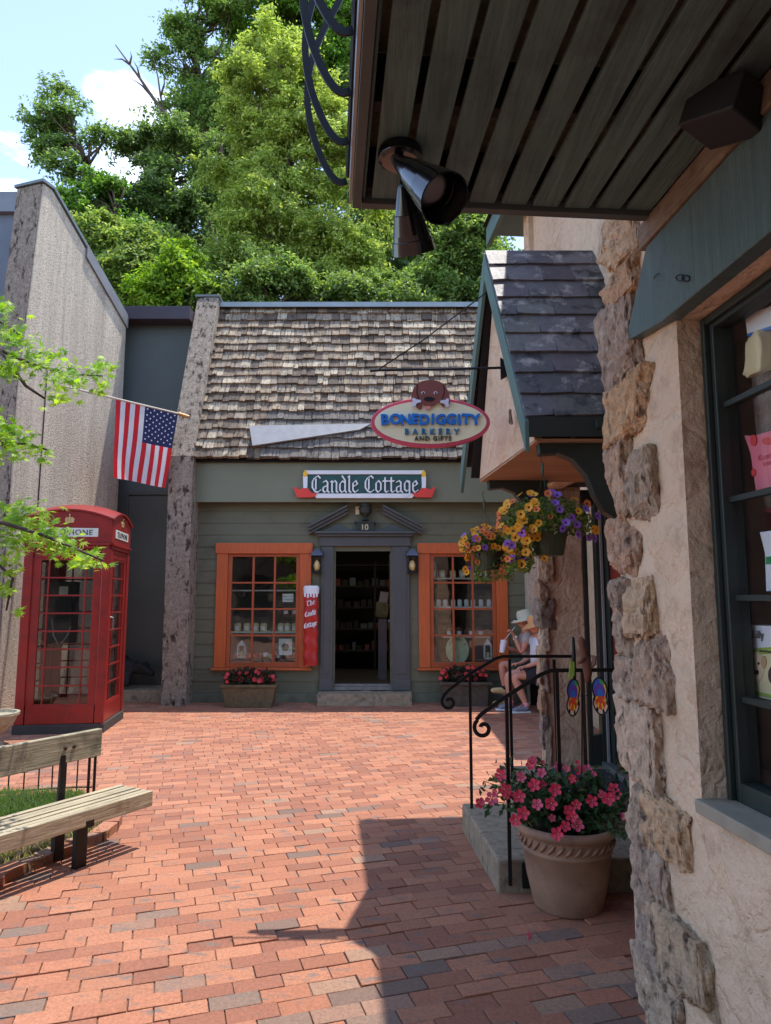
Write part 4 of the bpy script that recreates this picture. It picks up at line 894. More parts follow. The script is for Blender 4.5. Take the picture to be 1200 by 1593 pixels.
ear = lambda x: cv([(430 + x, 215), (445 + x, 160), (480 + x, 100), (530 + x, 75), (515 + x, 190), (530 + x, 320), (490 + x, 310), (450 + x, 250)])
sgrow(smo(cv([(432, 230), (445, 150), (500, 85), (595, 65), (690, 85), (745, 150), (765, 230), (755, 290), (700, 300), (670, 250), (640, 280), (600, 292), (555, 280), (530, 262), (525, 310), (500, 318), (450, 260)])), 0, .02).build('puppy_head', M_brown, hs)
M_brown2 = mat('dog_dark', hx(84, 38, 36), .5)
q = MB()
for s in (1, -1):
    e = [(598 + s * (x - 598), y) for x, y in [(492, 110), (485, 170), (505, 235), (500, 245), (478, 175), (484, 112)]]
    q.prism([hp(*p) + Vector((0, -.0225, 0)) for p in cv(e)], (0, .003, 0))
q.prism([hp(*p) + Vector((0, -.024, 0)) for p in smo(cv([(540, 225), (565, 212), (610, 215), (638, 228), (620, 248), (580, 252), (548, 242)]))], (0, .006, 0)); q.build('nose', M_black, hs)
q = MB()
for x in (536, 640):
    q.m = 0; q.prism([hp(*p) + Vector((0, -.022, 0)) for p in smo(cv([(x - 22, 180), (x, 162), (x + 22, 180), (x, 196)]))], (0, .003, 0))
    q.m = 1; q.prism([hp(*p) + Vector((0, -.024, 0)) for p in smo(cv([(x - 12, 182), (x, 170), (x + 12, 182), (x, 194)]))], (0, .003, 0))
q.build('eyes', [M_white, M_black], hs)
q = MB()
for s in (0, 1):
    P = [(440, 232), (458, 222), (475, 240), (515, 240), (520, 262), (478, 268), (476, 290), (455, 300), (440, 285), (450, 262)]
    if s: P = [(1196 - x, y + 4) for x, y in P]
    q.prism([hp(*p) + Vector((0, -.030, 0)) for p in smo(cv(P), 2)], (0, .012, 0))
q.build('bones', M_bone, hs)
sgrow(smo(cv([(552, 285), (575, 290), (600, 285), (598, 310), (575, 322), (555, 308)])), 0, .019).build('tongue', M_tongue, hs)
# lettering: lively heavy capitals
q = MB(); word = 'BONEDIGGITY'; xs = [214, 303, 390, 468, 548, 618, 686, 774, 842, 900, 980]
for i, c in enumerate(word):
    a = R([4, -5, 4, -4, 5, -3, 5, -4, 3, -4, 5][i]); u, v = cv([(xs[i], 402 - (i % 2) * 4)])[0]
    q.text(c, .078, TM(hp(u, v) + Vector((0, -.014, 0)), (math.cos(a), 0, math.sin(a)), (-math.sin(a), 0, math.cos(a))), .007, off=.0032)
q.build('lettering', M_blue, hs)
q = MB(); u, v = cv([(612, 503)])[0]
M_blue2 = mat('letter_slate', hx(52, 118, 158), .5)
q.text('BARKERY', .046, TM(hp(u, v) + Vector((0, -.012, 0))), .006, off=.0008, spacing=1.75)
for i in range(7):   # slab serifs
    ux = u - 44 + i * 14.8
    pass
q.build('lettering', M_blue2, hs)
q = MB(); u, v = cv([(618, 560)])[0]; q.text('AND GIFTS', .036, TM(hp(u, v) + Vector((0, -.010, 0))), .004, spacing=1.15); q.build('lettering', mat('letter_olive', hx(46, 50, 30), .5), hs)
q = MB(); q.tube([hp(612, 624), hp(613, 577)], .002, 4); q.tube([hp(730, 625), hp(731, 575)], .002, 4); q.build('hangers', M_black, hs)

# spotlights & speaker
sp_ = thing('spotlight_pair', 'pair of black conical spotlights under the slatted deck', 'spotlight', tuple(aZ(622, 232, 2.85)))
c = aZ(623, 234, 2.85); q = MB(); q.lathe([(.066, 0), (.068, -.01), (.068, -.032), (.055, -.04), (0, -.042)], c, 28); q.build('base', M_blackgloss, sp_, bevel=.002)
def spot(A, B, r0, r1):
    d = (B - A); Ln = d.length; rot = d.to_track_quat('Z', 'Y').to_matrix()
    q = MB(); q.lathe([(.0, -.01), (r0 * .8, 0), (r0, .008), (r0 + (r1 - r0) * .42, Ln * .42), (r0 + (r1 - r0) * .43 + .003, Ln * .43), (r0 + (r1 - r0) * .8, Ln * .80), (r0 + (r1 - r0) * .81 + .003, Ln * .81), (r1, Ln), (r1 - .004, Ln), (r1 * .82, Ln * .72), (0, Ln * .70)], A, 36, rot)
    h_ = q.build('lamp_head', M_blackgloss, sp_, smooth=True); e = h_.modifiers.new('e', 'EDGE_SPLIT'); e.split_angle = R(35)
    q = MB(); q.lathe([(0, Ln * .80), (r1 * .4, Ln * .795), (r1 * .74, Ln * .75)], A, 24, rot); q.build('lens', mat('lamp_lens', hx(170, 160, 156), .25, var=.1), h_, smooth=True)
A1 = aY(614, 246, 1.90); B1 = aY(692, 309, 1.72); spot(A1, B1, .016, .070)
A2 = aY(627, 287, 1.92); B2 = aY(644, 392, 2.03); spot(A2, B2, .018, .068)
q = MB(); q.tube([c + Vector((0, 0, -.04)), (c + A1) / 2 + Vector((0, 0, -.02)), A1], .009, 8); q.tube([c + Vector((.0, 0, -.04)), A2], .009, 8); q.build('knuckle', M_blackgloss, sp_)
spk = thing('outdoor_speaker', 'dark brown box speaker fixed under the deck boards near the window', 'speaker', tuple(aZ(1120, 190, 2.8)))
c = aZ(1122, 186, 2.80); q = MB(); q.box(c + Vector((0, -.03, -.0)), (.15, .17, .10), (R(18), R(8), R(32))); q.build('cabinet', mat('speaker_brown', hx(24, 25, 27), .6, var=.2), spk, bevel=.006)
q = MB(); q.box(c + Vector((.03, .0, .07)), (.03, .1, .08), (0, 0, R(32))); q.build('mount', M_black, spk)

# ================================================================== TELEPHONE BOX
yaw = R(8); ex, ey = Vector((math.cos(yaw), math.sin(yaw), 0)), Vector((-math.sin(yaw), math.cos(yaw), 0))
hw = .475; bc = Vector((-3.168, 8.02, 0)) - ex * hw + ey * hw
tb = thing('telephone_box', 'red domed telephone box with small glazed panes at the left of the court', 'telephone box', tuple(bc), yaw)
def bl(q): return q.build
q = MB(); q.bb(-hw - .01, hw + .01, -hw - .01, hw + .01, -.02, .10); q.build('plinth', mat('plinth_dark', hx(58, 54, 52), .8, var=.2), tb, local=True, bevel=.006)
q = MB()
for sx in (-1, 1):
    for sy in (-1, 1):
        q.bb(sx * hw, sx * (hw - .10), sy * hw, sy * (hw - .10), .102, 2.06)
q.bb(-hw + .02, hw - .02, -hw + .02, hw - .02, 2.02, 2.06)
q.build('corner_post', M_red, tb, local=True, bevel=.008)
q = MB(); 
for a in range(4):
    rot = Matrix.Rotation(a * math.pi / 2, 4, 'Z'); q.M = rot
    q.bb(-hw + .11, hw - .11, -hw + .012, -hw + .04, .104, .30)
    q.bb(-hw + .11, hw - .11, -hw + .012, -hw + .04, 1.96, 2.018)
    # cornice + fascia with segmental arch
    q.bb(-hw - .0, hw + .0, -hw - .0, -hw + .03, 2.062, 2.10); q.bb(-hw - .018, hw + .018, -hw - .018, -hw + .02, 2.102, 2.132)
    n = 18; q.prism([(-hw + .006, -hw + .0, 2.134)] + [(hw - .006, -hw, 2.134)] + [(hw * (1 - 2 * i / n) * .987, -hw, 2.40 + .10 * (1 - (1 - 2 * i / n) ** 2)) for i in range(n + 1)], (0, .03, 0))
    pts = [(hw * 1.02 * (1 - 2 * i / n), -hw - .012, 2.405 + .105 * (1 - (1 - 2 * i / n) ** 2)) for i in range(n + 1)]
    q.tube(pts, 1, 4, flat=(.011, .011, (0, 1, 0)), caps=True)
q.M = Matrix.Identity(4); q.build('frame', M_red, tb, local=True, bevel=.003)
q = MB(); q.grid(lambda u, v: ((2 * u - 1) * hw * 1.02, (2 * v - 1) * hw * 1.02, 2.415 + .105 * (1 - (2 * u - 1) ** 2) + .105 * (1 - (2 * v - 1) ** 2)), 16, 16); q.build('dome', M_red, tb, local=True, smooth=True)
M_opal = mat('opal_glass', hx(206, 212, 204), .3)
for a in range(4):
    rot = Matrix.Rotation(a * math.pi / 2, 4, 'Z')
    q = MB(); q.M = rot; q.bb(-.32, .32, -hw - .006, -hw + .001, 2.20, 2.30); s_ = q.build('sign_panel', M_opal, tb, local=True)
    if a in (0, 1):
        q = MB(); q.M = rot; q.text('TELEPHONE', .088, TM((0, -hw - .008, 2.25)), .001, spacing=1.12); q.build('lettering', M_black, s_, local=True)
        q = MB(); q.M = rot; cz = 2.37
        P = [(-.045, 0), (.045, 0), (.052, .045), (.03, .065), (.012, .06), (0, .078), (-.012, .06), (-.03, .065), (-.052, .045)]
        q.prism([(x, -hw - .008, cz + z - .01) for x, z in P], (0, .012, 0))
        for x in (-.03, 0, .03): q.box((x, -hw - .012, cz + .028), (.006, .006, .05))
        q.box((0, -hw - .01, cz + .08), (.012, .008, .02)); q.build('crown_emblem', mat('gilt', hx(196, 170, 120), .5), tb, local=True)
    q = MB(); q.M = rot
    X0, X1, Z0, Z1 = -.285, .285, .32, 1.93; yy = -hw + .03
    q.bb(-hw + .10, X0 - .0, yy - .012, yy + .018, .30, 1.96); q.bb(X1, hw - .10, yy - .012, yy + .018, .30, 1.96); q.bb(X0, X1, yy - .012, yy + .018, .30, Z0); q.bb(X0, X1, yy - .012, yy + .018, Z1, 1.96)
    for i in range(1, 8): zz = Z0 + (Z1 - Z0) * i / 8; q.bb(X0, X1, yy - .006, yy + .012, zz - .009, zz + .009)
    for x in (X0 + .085, X1 - .085): q.bb(x - .008, x + .008, yy - .008, yy + .013, Z0, Z1)
    s_ = q.build('door' if a == 1 else 'glazed_side', M_red, tb, local=True, bevel=.002)
    if a != 3 or True:
        q = MB(); q.M = rot; q.bb(X0, X1, yy + .003, yy + .006, Z0, Z1); q.build('pane', M_glass_booth, s_, local=True)
    if a == 1:
        q = MB(); q.M = rot; q.tube([(-.33, yy - .012, 1.28), (-.33, yy - .05, 1.27), (-.33, yy - .05, 1.14), (-.33, yy - .012, 1.13)], .008, 6); q.build('handle', M_capmetal, s_, local=True)
q = MB(); q.bb(-.05, .30, .30, .37, .45, 1.85) ; q.build('back_board', M_black, tb, local=True) if False else None
ph = thing('payphone', 'black wall payphone with cord seen through the telephone box panes', 'telephone', tuple(bc + Vector((0, 0, 1.0))), yaw)
q = MB(); q.bb(-.40, -.08, .22, .36, -.05, .70); q.build('housing', mat('phone_black', hx(30, 28, 30), .4), ph, local=True, bevel=.01)
q = MB(); q.bb(-.28, -.18, .205, .219, .52, .64); q.build('dial_plate', mat('phone_plate', hx(190, 186, 170), .5), ph, local=True)
q = MB(); q.tube([(-.34, .2, .25), (-.30, .15, .05), (-.22, .12, -.08), (-.14, .15, .05), (-.1, .2, .22)], .009, 6); q.build('cord', mat('phone_cord', hx(150, 150, 150), .35, .6), ph, local=True, smooth=True)
q = MB(); q.bb(-.13, -.09, .16, .20, .15, .42); q.build('handset', M_black, ph, local=True, bevel=.01)
q = MB(); q.box((-.1, .1, .42), (.5, .4, .02)); q.bb(-.35, .15, .27, .3, .1, .40)

# ================================================================== FLAG
fg = thing('flag', 'american flag hanging from a wooden pole fixed to the mossy concrete pier', 'flag', (-2.95, 9.9, 4.1))
FA, FB = aY(288, 646, 9.88), aY(105, 602, 9.25)
q = MB(); q.tube([FA, FB], .014, 8); q.build('pole', mat('pole_wood', hx(190, 178, 160), .6), fg)
q = MB(); q.tube([FA + Vector((.05, .03, -.02)), FA + (FB - FA) * .06], .026, 8); q.build('bracket', mat('bracket_brass', hx(170, 130, 80), .5, .3), fg)
def onpole(u): 
    # param on pole for given u
    best = min((abs(600 + F_PX * (p.x) / (p.y * cP + (p.z - EYE) * sP) - u), t) for t in np.linspace(0, 1, 401) for p in [FA + (FB - FA) * t]); return best[1]
t0, t1 = onpole(277), onpole(181)
FD = 1.10
def flagp(u, v, off=0):   # u 0..1 from mount side to tip, v 0..1 down
    p = FA + (FB - FA) * (t0 + (t1 - t0) * u)
    sway = .035 * math.sin(u * 9 + v * 2.2) * (v ** .8) + .02 * math.sin(v * 7 + u * 3) * v
    return p + Vector((-.10 * v * 0 + .13 * (1 - u) * -v + .0 , -sway + off, -(FD + .02 * u) * v)) + Vector((.045 * v * u * -0, 0, 0))
M_fred = mat('flag_red', hx(214, 36, 44), .7, var=.06, trans=.45); M_fwh = mat('flag_white', hx(226, 226, 232), .7, var=.04, trans=.45); M_fbl = mat('flag_blue', hx(32, 38, 84), .7, var=.08, trans=.3)
q = MB(); nu, nv_ = 52, 40; vs = [flagp(i / nu, j / nv_) for j in range(nv_ + 1) for i in range(nu + 1)]; b0 = 0
for p in vs: q.v.append(tuple(p))
for j in range(nv_):
    for i in range(nu):
        st_ = int(i / nu * 13); union = st_ < 7 and j / nv_ < .46
        q.f.append([j * (nu + 1) + i, j * (nu + 1) + i + 1, (j + 1) * (nu + 1) + i + 1, (j + 1) * (nu + 1) + i]); q.mi.append(2 if union else (0 if st_ % 2 == 0 else 1)); q.c.append((1, 1, 1))
clo = q.build('cloth', [M_fred, M_fwh, M_fbl], fg, smooth=True)
q = MB()
for r_ in range(11):
    for c_ in range(5 if r_ % 2 else 6):
        # 9 rows run along the hoist: here rows lie along u
        pass
for a in range(9):
    n6 = 6 if a % 2 == 0 else 5
    for b_ in range(n6):
        v = (.035 + (b_ + (.5 if n6 == 5 else 0)) * .078) ; u = (.045 + a * .056)
        for off in (-.004, .004):
            P = []
            for k in range(10):
                an = math.pi / 2 + k * math.pi / 5; rr_ = .016 if k % 2 == 0 else .0065
                P.append(flagp(u + math.cos(an) * rr_ / .93, v - math.sin(an) * rr_ / FD, off))
            q.face(P)
q.build('stars', M_white, clo)

# ================================================================== BENCH
bd = Vector((.514, .857, 0)).normalized(); bn = Vector((.857, -.514, 0)).normalized()   # along, towards court
E0 = Vector((-1.426, 4.445, 0))                                                     # court-side far corner
bt = thing('park_bench', 'weathered slatted timber bench with a grey plank back at the lower left', 'bench', tuple(E0 - bd * .9))
Rb = Matrix(((bn.x, bd.x, 0), (bn.y, bd.y, 0), (0, 0, 1)))
def bbx(mb, n0, n1, s0, s1, z0, z1):
    c = E0 + bn * ((n0 + n1) / 2) + bd * ((s0 + s1) / 2) + ZV * ((z0 + z1) / 2); return mb.box(c, (n1 - n0, s1 - s0, z1 - z0), Rb)
# build in bench-local axes for grain direction: use y along bench through local=True on rotated empty
bt.rotation_euler = (0, 0, math.atan2(bd.y, bd.x) - math.pi / 2); org = E0 - bd * .9; WM[bt.name] = Matrix.Translation(org) @ Matrix.Rotation(math.atan2(bd.y, bd.x) - math.pi / 2, 4, 'Z')
bt.location = org
rr = random.Random(1)
for i in range(6):
    n1 = -.054 * i; w_ = .038
    q = MB(); q.bb(n1 - w_, n1, -1.6, .9 + rr.uniform(-.004, .004), .235 if i == 0 else .27, .322 + rr.uniform(-.003, .003)); q.build('seat_slat', M_benchtop, bt, local=True, bevel=.004)
q = MB(); q.bb(-.42, -.375, -1.8, .80, .51, .675); bk = q.build('back_plank', M_benchback, bt, local=True, bevel=.005)
q = MB()
for yy in (.62, .68): q.lathe([(.0, 0), (.012, .002), (.012, .010), (.0, .014)], (-.375, yy - .08, .60), 10, Euler((0, R(90), 0)).to_matrix())
q.build('bolt_heads', M_rust, bk, local=True)
q = MB(); q.prism([(-.385, .50, .0), (-.385, .56, .0), (-.385, .545, .56), (-.385, .515, .56)], (.018, 0, 0)); q.build('back_post', M_black, bt, local=True)
for yy in (.46, -1.1):
    q = MB(); q.bb(-.10, -.06, yy - .035, yy + .035, -.01, .30); q.build('leg', M_black, bt, local=True, bevel=.003)
    q = MB(); q.bb(-.34, .0, yy - .03, yy + .03, .225, .268); q.bb(-.30, -.26, yy - .03, yy + .03, -.01, .225); q.build('cross_bearer', M_black, bt, local=True, bevel=.003)
# planting bed
q = MB(); rr = random.Random(4); bc_ = Vector((-2.45, 4.55, 0))
def bedpt(t, k=1.0): 
    return aZ(*t)
edge = [aZ(-60, 1420, 0), aZ(0, 1372, 0), aZ(60, 1345, 0), aZ(110, 1325, 0), aZ(150, 1308, 0), aZ(172, 1292, 0), aZ(178, 1278, 0), aZ(165, 1262, 0), aZ(140, 1250, 0), aZ(90, 1243, 0), aZ(0, 1248, 0), aZ(-100, 1262, 0)]
q.prism([p + Vector((0, 0, -.0)) for p in edge], (0, 0, .022)); b = q.build('planting_bed', M_soil); tag(b, kind='structure')
q = MB(); 
for a, b_ in zip(edge[:-1], edge[1:]):
    n = max(1, int((b_ - a).length / .11))
    for i in range(n):
        c = a + (b_ - a) * ((i + .5) / n); d = (b_ - a).normalized(); q.col = vary(rr.choice(pal + grey[:1]), .15, rr)
        q.box(c + ZV * (.02 + rr.uniform(0, .012)), ((b_ - a).length / n - .006, .10, .06), Euler((rr.gauss(0, .06), rr.gauss(0, .04), math.atan2(d.y, d.x))).to_matrix())
b = q.build('brick_edging', M_brick, bevel=.004); tag(b, 'single curved row of tilted edging bricks round the planting bed behind the bench', 'edging')

def blades(pts, h, w, lean, rng):
    n = len(pts); a = rng.uniform(0, 2 * np.pi, n); H = h * rng.uniform(.5, 1.2, n); dx, dy = np.cos(a), np.sin(a); le = lean * rng.uniform(.2, 1, n) * H
    V = np.zeros((n, 5, 3)); px, py, pz = pts.T
    for k, (t, ww) in enumerate(((0, 1), (.55, .8))):
        for s, idx in ((-1, 2 * k), (1, 2 * k + 1)):
            V[:, idx, 0] = px + dx * le * t * t - s * dy * w * ww; V[:, idx, 1] = py + dy * le * t * t + s * dx * w * ww; V[:, idx, 2] = pz + H * t
    V[:, 4, 0] = px + dx * le; V[:, 4, 1] = py + dy * le; V[:, 4, 2] = pz + H * .97
    F = []
    base = np.arange(n) * 5
    return V.reshape(-1, 3), base
def npmesh(name, V, faces_flat, loop_tot, cols, mats, parent=None, smooth=False):
    me = bpy.data.meshes.new(name); nf = len(loop_tot)
    if parent: Wi = np.array(WM[parent.name].inverted()); V = V @ Wi[:3, :3].T + Wi[:3, 3]
    me.vertices.add(len(V)); me.vertices.foreach_set('co', V.astype(np.float32).ravel())
    me.loops.add(len(faces_flat)); me.loops.foreach_set('vertex_index', faces_flat.astype(np.int32))
    me.polygons.add(nf); ls = np.concatenate([[0], np.cumsum(loop_tot)[:-1]]).astype(np.int32); me.polygons.foreach_set('loop_start', ls)
    for m in (mats if isinstance(mats, list) else [mats]): me.materials.append(m)
    if cols is not None:
        ca = me.color_attributes.new('Col', 'FLOAT_COLOR', 'CORNER'); c = np.repeat(cols, loop_tot, axis=0); c = np.hstack([c, np.ones((len(c), 1))]); ca.data.foreach_set('color', c.astype(np.float32).ravel())
    me.update(calc_edges=True); me.validate()
    o = bpy.data.objects.new(name, me); COL.objects.link(o)
    if parent: o.parent = parent; WM[o.name] = WM[parent.name]
    return o
rng = np.random.default_rng(5)
pts = []
while len(pts) < 4200:
    u, v = rng.uniform(-10, 130), rng.uniform(1238, 1288); 
    if v > 1252 + (130 - u) * .25: continue
    p = aZ(u, v, .02); pts.append((p.x, p.y, .02))
V, base = blades(np.array(pts), .075, .003, .9, rng)
F = np.stack([base, base + 1, base + 3, base + 2], 1); T3 = np.stack([base + 2, base + 3, base + 4], 1)
ff = np.concatenate([F.ravel(), T3.ravel()]); lt = np.concatenate([np.full(len(F), 4), np.full(len(T3), 3)])
gc = np.array(hx(92, 118, 56)) * rng.uniform(.6, 1.25, (len(F), 1)); o = npmesh('grass', V, ff, lt, np.vstack([gc, gc]), M_leaf); tag(o, 'patch of green grass behind the slatted bench', 'grass', kind='stuff')
pts = []
while len(pts) < 1500:
    u, v = rng.uniform(-30, 170), rng.uniform(1275, 1370)
    if v > 1372 - u * .42: continue
    p = aZ(u, v, .02); pts.append((p.x, p.y, .02))
V, base = blades(np.array(pts), .045, .004, 1.6, rng); F = np.stack([base, base + 1, base + 3, base + 2], 1); T3 = np.stack([base + 2, base + 3, base + 4], 1)
gc = np.where(rng.random((len(F), 1)) < .3, np.array([hx(120, 140, 60)]), np.array([hx(150, 126, 84)])) * rng.uniform(.6, 1.2, (len(F), 1))
o = npmesh('dry_grass', V, np.concatenate([F.ravel(), T3.ravel()]), np.concatenate([np.full(len(F), 4), np.full(len(T3), 3)]), np.vstack([gc, gc]), M_leaf); tag(o, 'sparse dry grass and mulch beneath the bench', 'grass', kind='stuff')
# low iron fence
fe = thing('low_fence', 'low black iron fence round the grass behind the bench', 'fence', tuple(aZ(145, 1235, 0)))
fpts = [aZ(-40, 1250, 0), aZ(30, 1240, 0), aZ(80, 1236, 0), aZ(118, 1234, 0), aZ(143, 1234, 0)]
q = MB(); q.tube([p + ZV * .045 for p in fpts], .006, 6); q.tube([p + ZV * .27 for p in fpts], .006, 6); q.build('rail', M_black, fe)
for (u, v) in ((12, 1242), (36, 1240), (59, 1238), (80, 1236.5), (101, 1235), (119, 1234.5), (137, 1234), (146, 1234)):
    p = aZ(u, v, 0); q = MB(); r_ = .011 if u > 130 else .0055; q.tube([p, p + ZV * (.29 if u > 130 else .275)], r_, 6); q.build('picket', M_black, fe)

# ================================================================== plants helpers
def leafcloud(name, P, Nrm, size, pal_, parent=None, rng=rng, aspect=.55, fold=.25, mats=None, jitter=.9, colj=.25, kind='leaf'):
    n = len(P); d = rng.normal(size=(n, 3)); N_ = Nrm + rng.normal(size=(n, 3)) * jitter; N_ /= np.linalg.norm(N_, axis=1, keepdims=True)
    T = np.cross(N_, d); T /= np.linalg.norm(T, axis=1, keepdims=True); B = np.cross(N_, T)
    s = (size * rng.uniform(.6, 1.25, (n, 1)))
    w_ = s * aspect * .5
    v0 = P; v1 = P + T * s * .45 + B * w_ + N_ * s * fold * .3; v2 = P + T * s - N_ * s * .12; v3 = P + T * s * .45 - B * w_ + N_ * s * fold * .3
    V = np.stack([v0, v1, v2, v3], 1).reshape(-1, 3); b_ = np.arange(n) * 4
    F = np.stack([b_, b_ + 1, b_ + 2, b_, b_ + 2, b_ + 3], 1).ravel(); lt = np.full(2 * n, 3)
    pc = np.array(pal_)[rng.integers(0, len(pal_), n)] * rng.uniform(1 - colj, 1 + colj, (n, 1)); cols = np.repeat(pc, 2, axis=0)
    return npmesh(name, V, F, lt, cols, mats or M_leaf, parent)
GREENS_D_ = [hx(52, 84, 40), hx(64, 98, 44), hx(44, 74, 40), hx(80, 104, 56)]
def flower_mesh(name, r, petals, cup, mats, shape='round', center=.28, seed=0, thr=.26):
    """a real blossom: overlapping petals round a throat"""
    q = MB(); q.m = 0; rr = random.Random(seed)
    for k in range(petals):
        a = 2 * math.pi * k / petals; w_ = math.pi / petals * (1.18 if shape == 'round' else .95)
        pts = [(0, 0, -.25 * r)]; row1 = []; row2 = []
        for j in range(5):
            t = (j / 4 - .5) * 2; aa = a + t * w_; row1.append((math.cos(a + t * w_ * .8) * r * thr, math.sin(a + t * w_ * .8) * r * thr, cup * r * .1))
            rad = r * (1 - .16 * t * t) if shape == 'round' else r * (1 - .30 * t * t); row2.append((math.cos(aa) * rad, math.sin(aa) * rad, cup * r * .45 + .10 * r * (t * t) + .02 * r * (k % 2)))
        b_ = len(q.v); q.v += pts + row1 + row2
        for j in range(4):
            q.f += [[b_, b_ + 1 + j, b_ + 2 + j], [b_ + 1 + j, b_ + 6 + j, b_ + 7 + j, b_ + 2 + j]]; q.mi += [1, 0]; q.c += [(1, 1, 1)] * 2
    q.m = 2; q.lathe([(0, -.22 * r), (center * r * .35, -.1 * r), (center * r * .25, .16 * r), (0, .2 * r)], (0, 0, 0), 6)
    me = bpy.data.meshes.new(name); me.from_pydata([tuple(v) for v in q.v], [], q.f)
    for m in mats: me.materials.append(m)
    me.polygons.foreach_set('material_index', q.mi); me.update(); return me
def put_flower(me, parent, pos, nrm, name='blossom', sc=1):
    o = bpy.data.objects.new(name, me); COL.objects.link(o); o.parent = parent
    loc = WM[parent.name].inverted() @ Vector(pos); o.location = loc
    o.rotation_euler = Vector(nrm).to_track_quat('Z', 'Y').to_euler(); o.rotation_euler.rotate_axis('Z', random.uniform(0, 6)); o.scale = (sc,) * 3; return o
M_ypet = mat('petal_yellow', hx(240, 178, 54), .6, var=.1, trans=.3); M_opet = mat('petal_orange', hx(232, 130, 66), .6, var=.1, trans=.3); M_ppet = mat('petal_purple', hx(150, 104, 204), .6, var=.1, trans=.3)
M_thr = mat('throat_dark', hx(96, 40, 44), .7); M_thr2 = mat('throat_purple', hx(62, 30, 90), .7)
M_pink1 = mat('petal_pink', hx(226, 66, 96), .55, var=.12, trans=.3); M_pink2 = mat('petal_rose', hx(236, 110, 140), .55, var=.1, trans=.3); M_thr3 = mat('throat_cream', hx(240, 200, 170), .6); M_red2 = mat('petal_coral', hx(220, 70, 76), .55, var=.15, trans=.3)
cal = [flower_mesh('cal_y', .021, 5, .5, [M_ypet, M_thr, M_thr]), flower_mesh('cal_o', .021, 5, .5, [M_opet, M_thr, M_thr]), flower_mesh('cal_p', .022, 5, .5, [M_ppet, M_thr2, M_thr2])]
man = [flower_mesh('man_a', .033, 5, .8, [M_pink1, M_pink1, M_thr3], 'soft'), flower_mesh('man_b', .033, 5, .8, [M_pink2, M_pink1, M_thr3], 'soft')]
imp = flower_mesh('imp', .028, 5, .3, [M_red2, M_red2, M_ypet])
# ------- hanging baskets
def basket(c, label, pl_label, R_, nfl, hookz, seed, trail):
    rn = np.random.default_rng(seed); random.seed(seed)
    k = thing('hanging_basket', label, 'hanging basket', c, 0, None); c = Vector(c)
    q = MB(); q.lathe([(.062, -.10), (.066, -.098), (.092, .02), (.098, .02), (.098, .035), (.088, .035), (.085, .0), (0, 0)], c, 24); q.build('pot', mat('pot_green_plastic', hx(52, 66, 44), .5, var=.1), k, smooth=False)
    q = MB(); top = Vector((c.x - .02, c.y, hookz - .10))
    for a in range(3): an = a * 2.09 + .5; q.tube([c + Vector((math.cos(an) * .09, math.sin(an) * .09, .03)), top], .0016, 4)
    q.tube([top, top + Vector((0, 0, .05))], .007, 6)
    q.tube([top + Vector((0, 0, .045)), top + Vector((-.004, 0, .07)), top + Vector((-.014, 0, .088)), top + Vector((-.006, 0, .108)), top + Vector((.004, 0, .10))], .0025, 5); q.build('hanger', mat('hanger_green', hx(44, 74, 56), .5), k)
    pl = thing('trailing_plant', pl_label, 'plant', tuple(c))
    n = 2600; d = rn.normal(size=(n, 3)); d /= np.linalg.norm(d, axis=1, keepdims=True); d[:, 2] = np.where(d[:, 2] < -.35, -d[:, 2] * .3, d[:, 2])
    rad = rn.uniform(.45, 1, (n, 1)) ** .6; P = d * rad * np.array([[R_ * 1.0, R_ * .9, R_ * .62]]) + np.array([[c.x - .01, c.y, c.z + .045]])
    m = 700; tx = rn.uniform(-.9, -.35, m) * R_ if trail < 0 else rn.uniform(-.6, .9, m) * R_; tz = rn.uniform(-.17, .02, m); P2 = np.stack([c.x + tx + trail * .0, c.y + rn.normal(0, .04, m), c.z + tz], 1)
    leafcloud('foliage', np.vstack([P, P2]), np.vstack([d, np.tile([[0, -.5, .3]], (m, 1))]), .024, [hx(96, 126, 62), hx(116, 142, 72), hx(76, 104, 58), hx(140, 138, 88)], pl, rn)
    i = 0
    while i < nfl:
        d = Vector((random.gauss(0, 1), random.gauss(-.55, .8), random.gauss(.15, .7))).normalized()
        if d.z < -.45 or d.y > .5: continue
        p = c + Vector((d.x * R_ * 1.06, d.y * R_ * .94, d.z * R_ * .72 + .045 + .02 * (d.x < 0)))
        if trail < 0 and random.random() < .38:
            e = Vector((random.gauss(0, .5), random.gauss(-.5, .4), random.gauss(0, .55))); p = c + Vector((-.13, -.05, .0)) + Vector((e.x * .10, e.y * .10, e.z * .10)); d = Vector((-.5, -.8, .1))
        elif random.random() < .12: p = c + Vector((random.uniform(-.95, -.4) * R_, -.05, random.uniform(-.14, 0)))
        t = (p.x - c.x) / R_
        w3 = [.75, .15, .10] if t < -.25 else [.15, .25, .6] if t < .55 else [.4, .3, .3]
        if trail > 0: w3 = [.6, .28, .12]
        kk = random.choices((0, 1, 2), w3)[0]; nn_ = (d + Vector((0, -.5, .1)) + Vector((random.gauss(0, .3), random.gauss(0, .3), random.gauss(0, .3)))).normalized()
        put_flower(cal[kk], pl, p, nn_, sc=random.uniform(.8, 1.1)); i += 1
    return k
basket((.785, 3.33, 1.80), 'larger nearer hanging basket pot under the front porch bracket', 'mass of yellow, orange and purple flowers filling the larger nearer hanging basket', .225, 98, 2.20, 3, -1)
basket((.655, 4.42, 1.775), 'smaller farther hanging basket pot under the rear porch bracket', 'mass of mostly orange flowers filling the smaller farther hanging basket', .165, 80, 2.17, 4, 1)
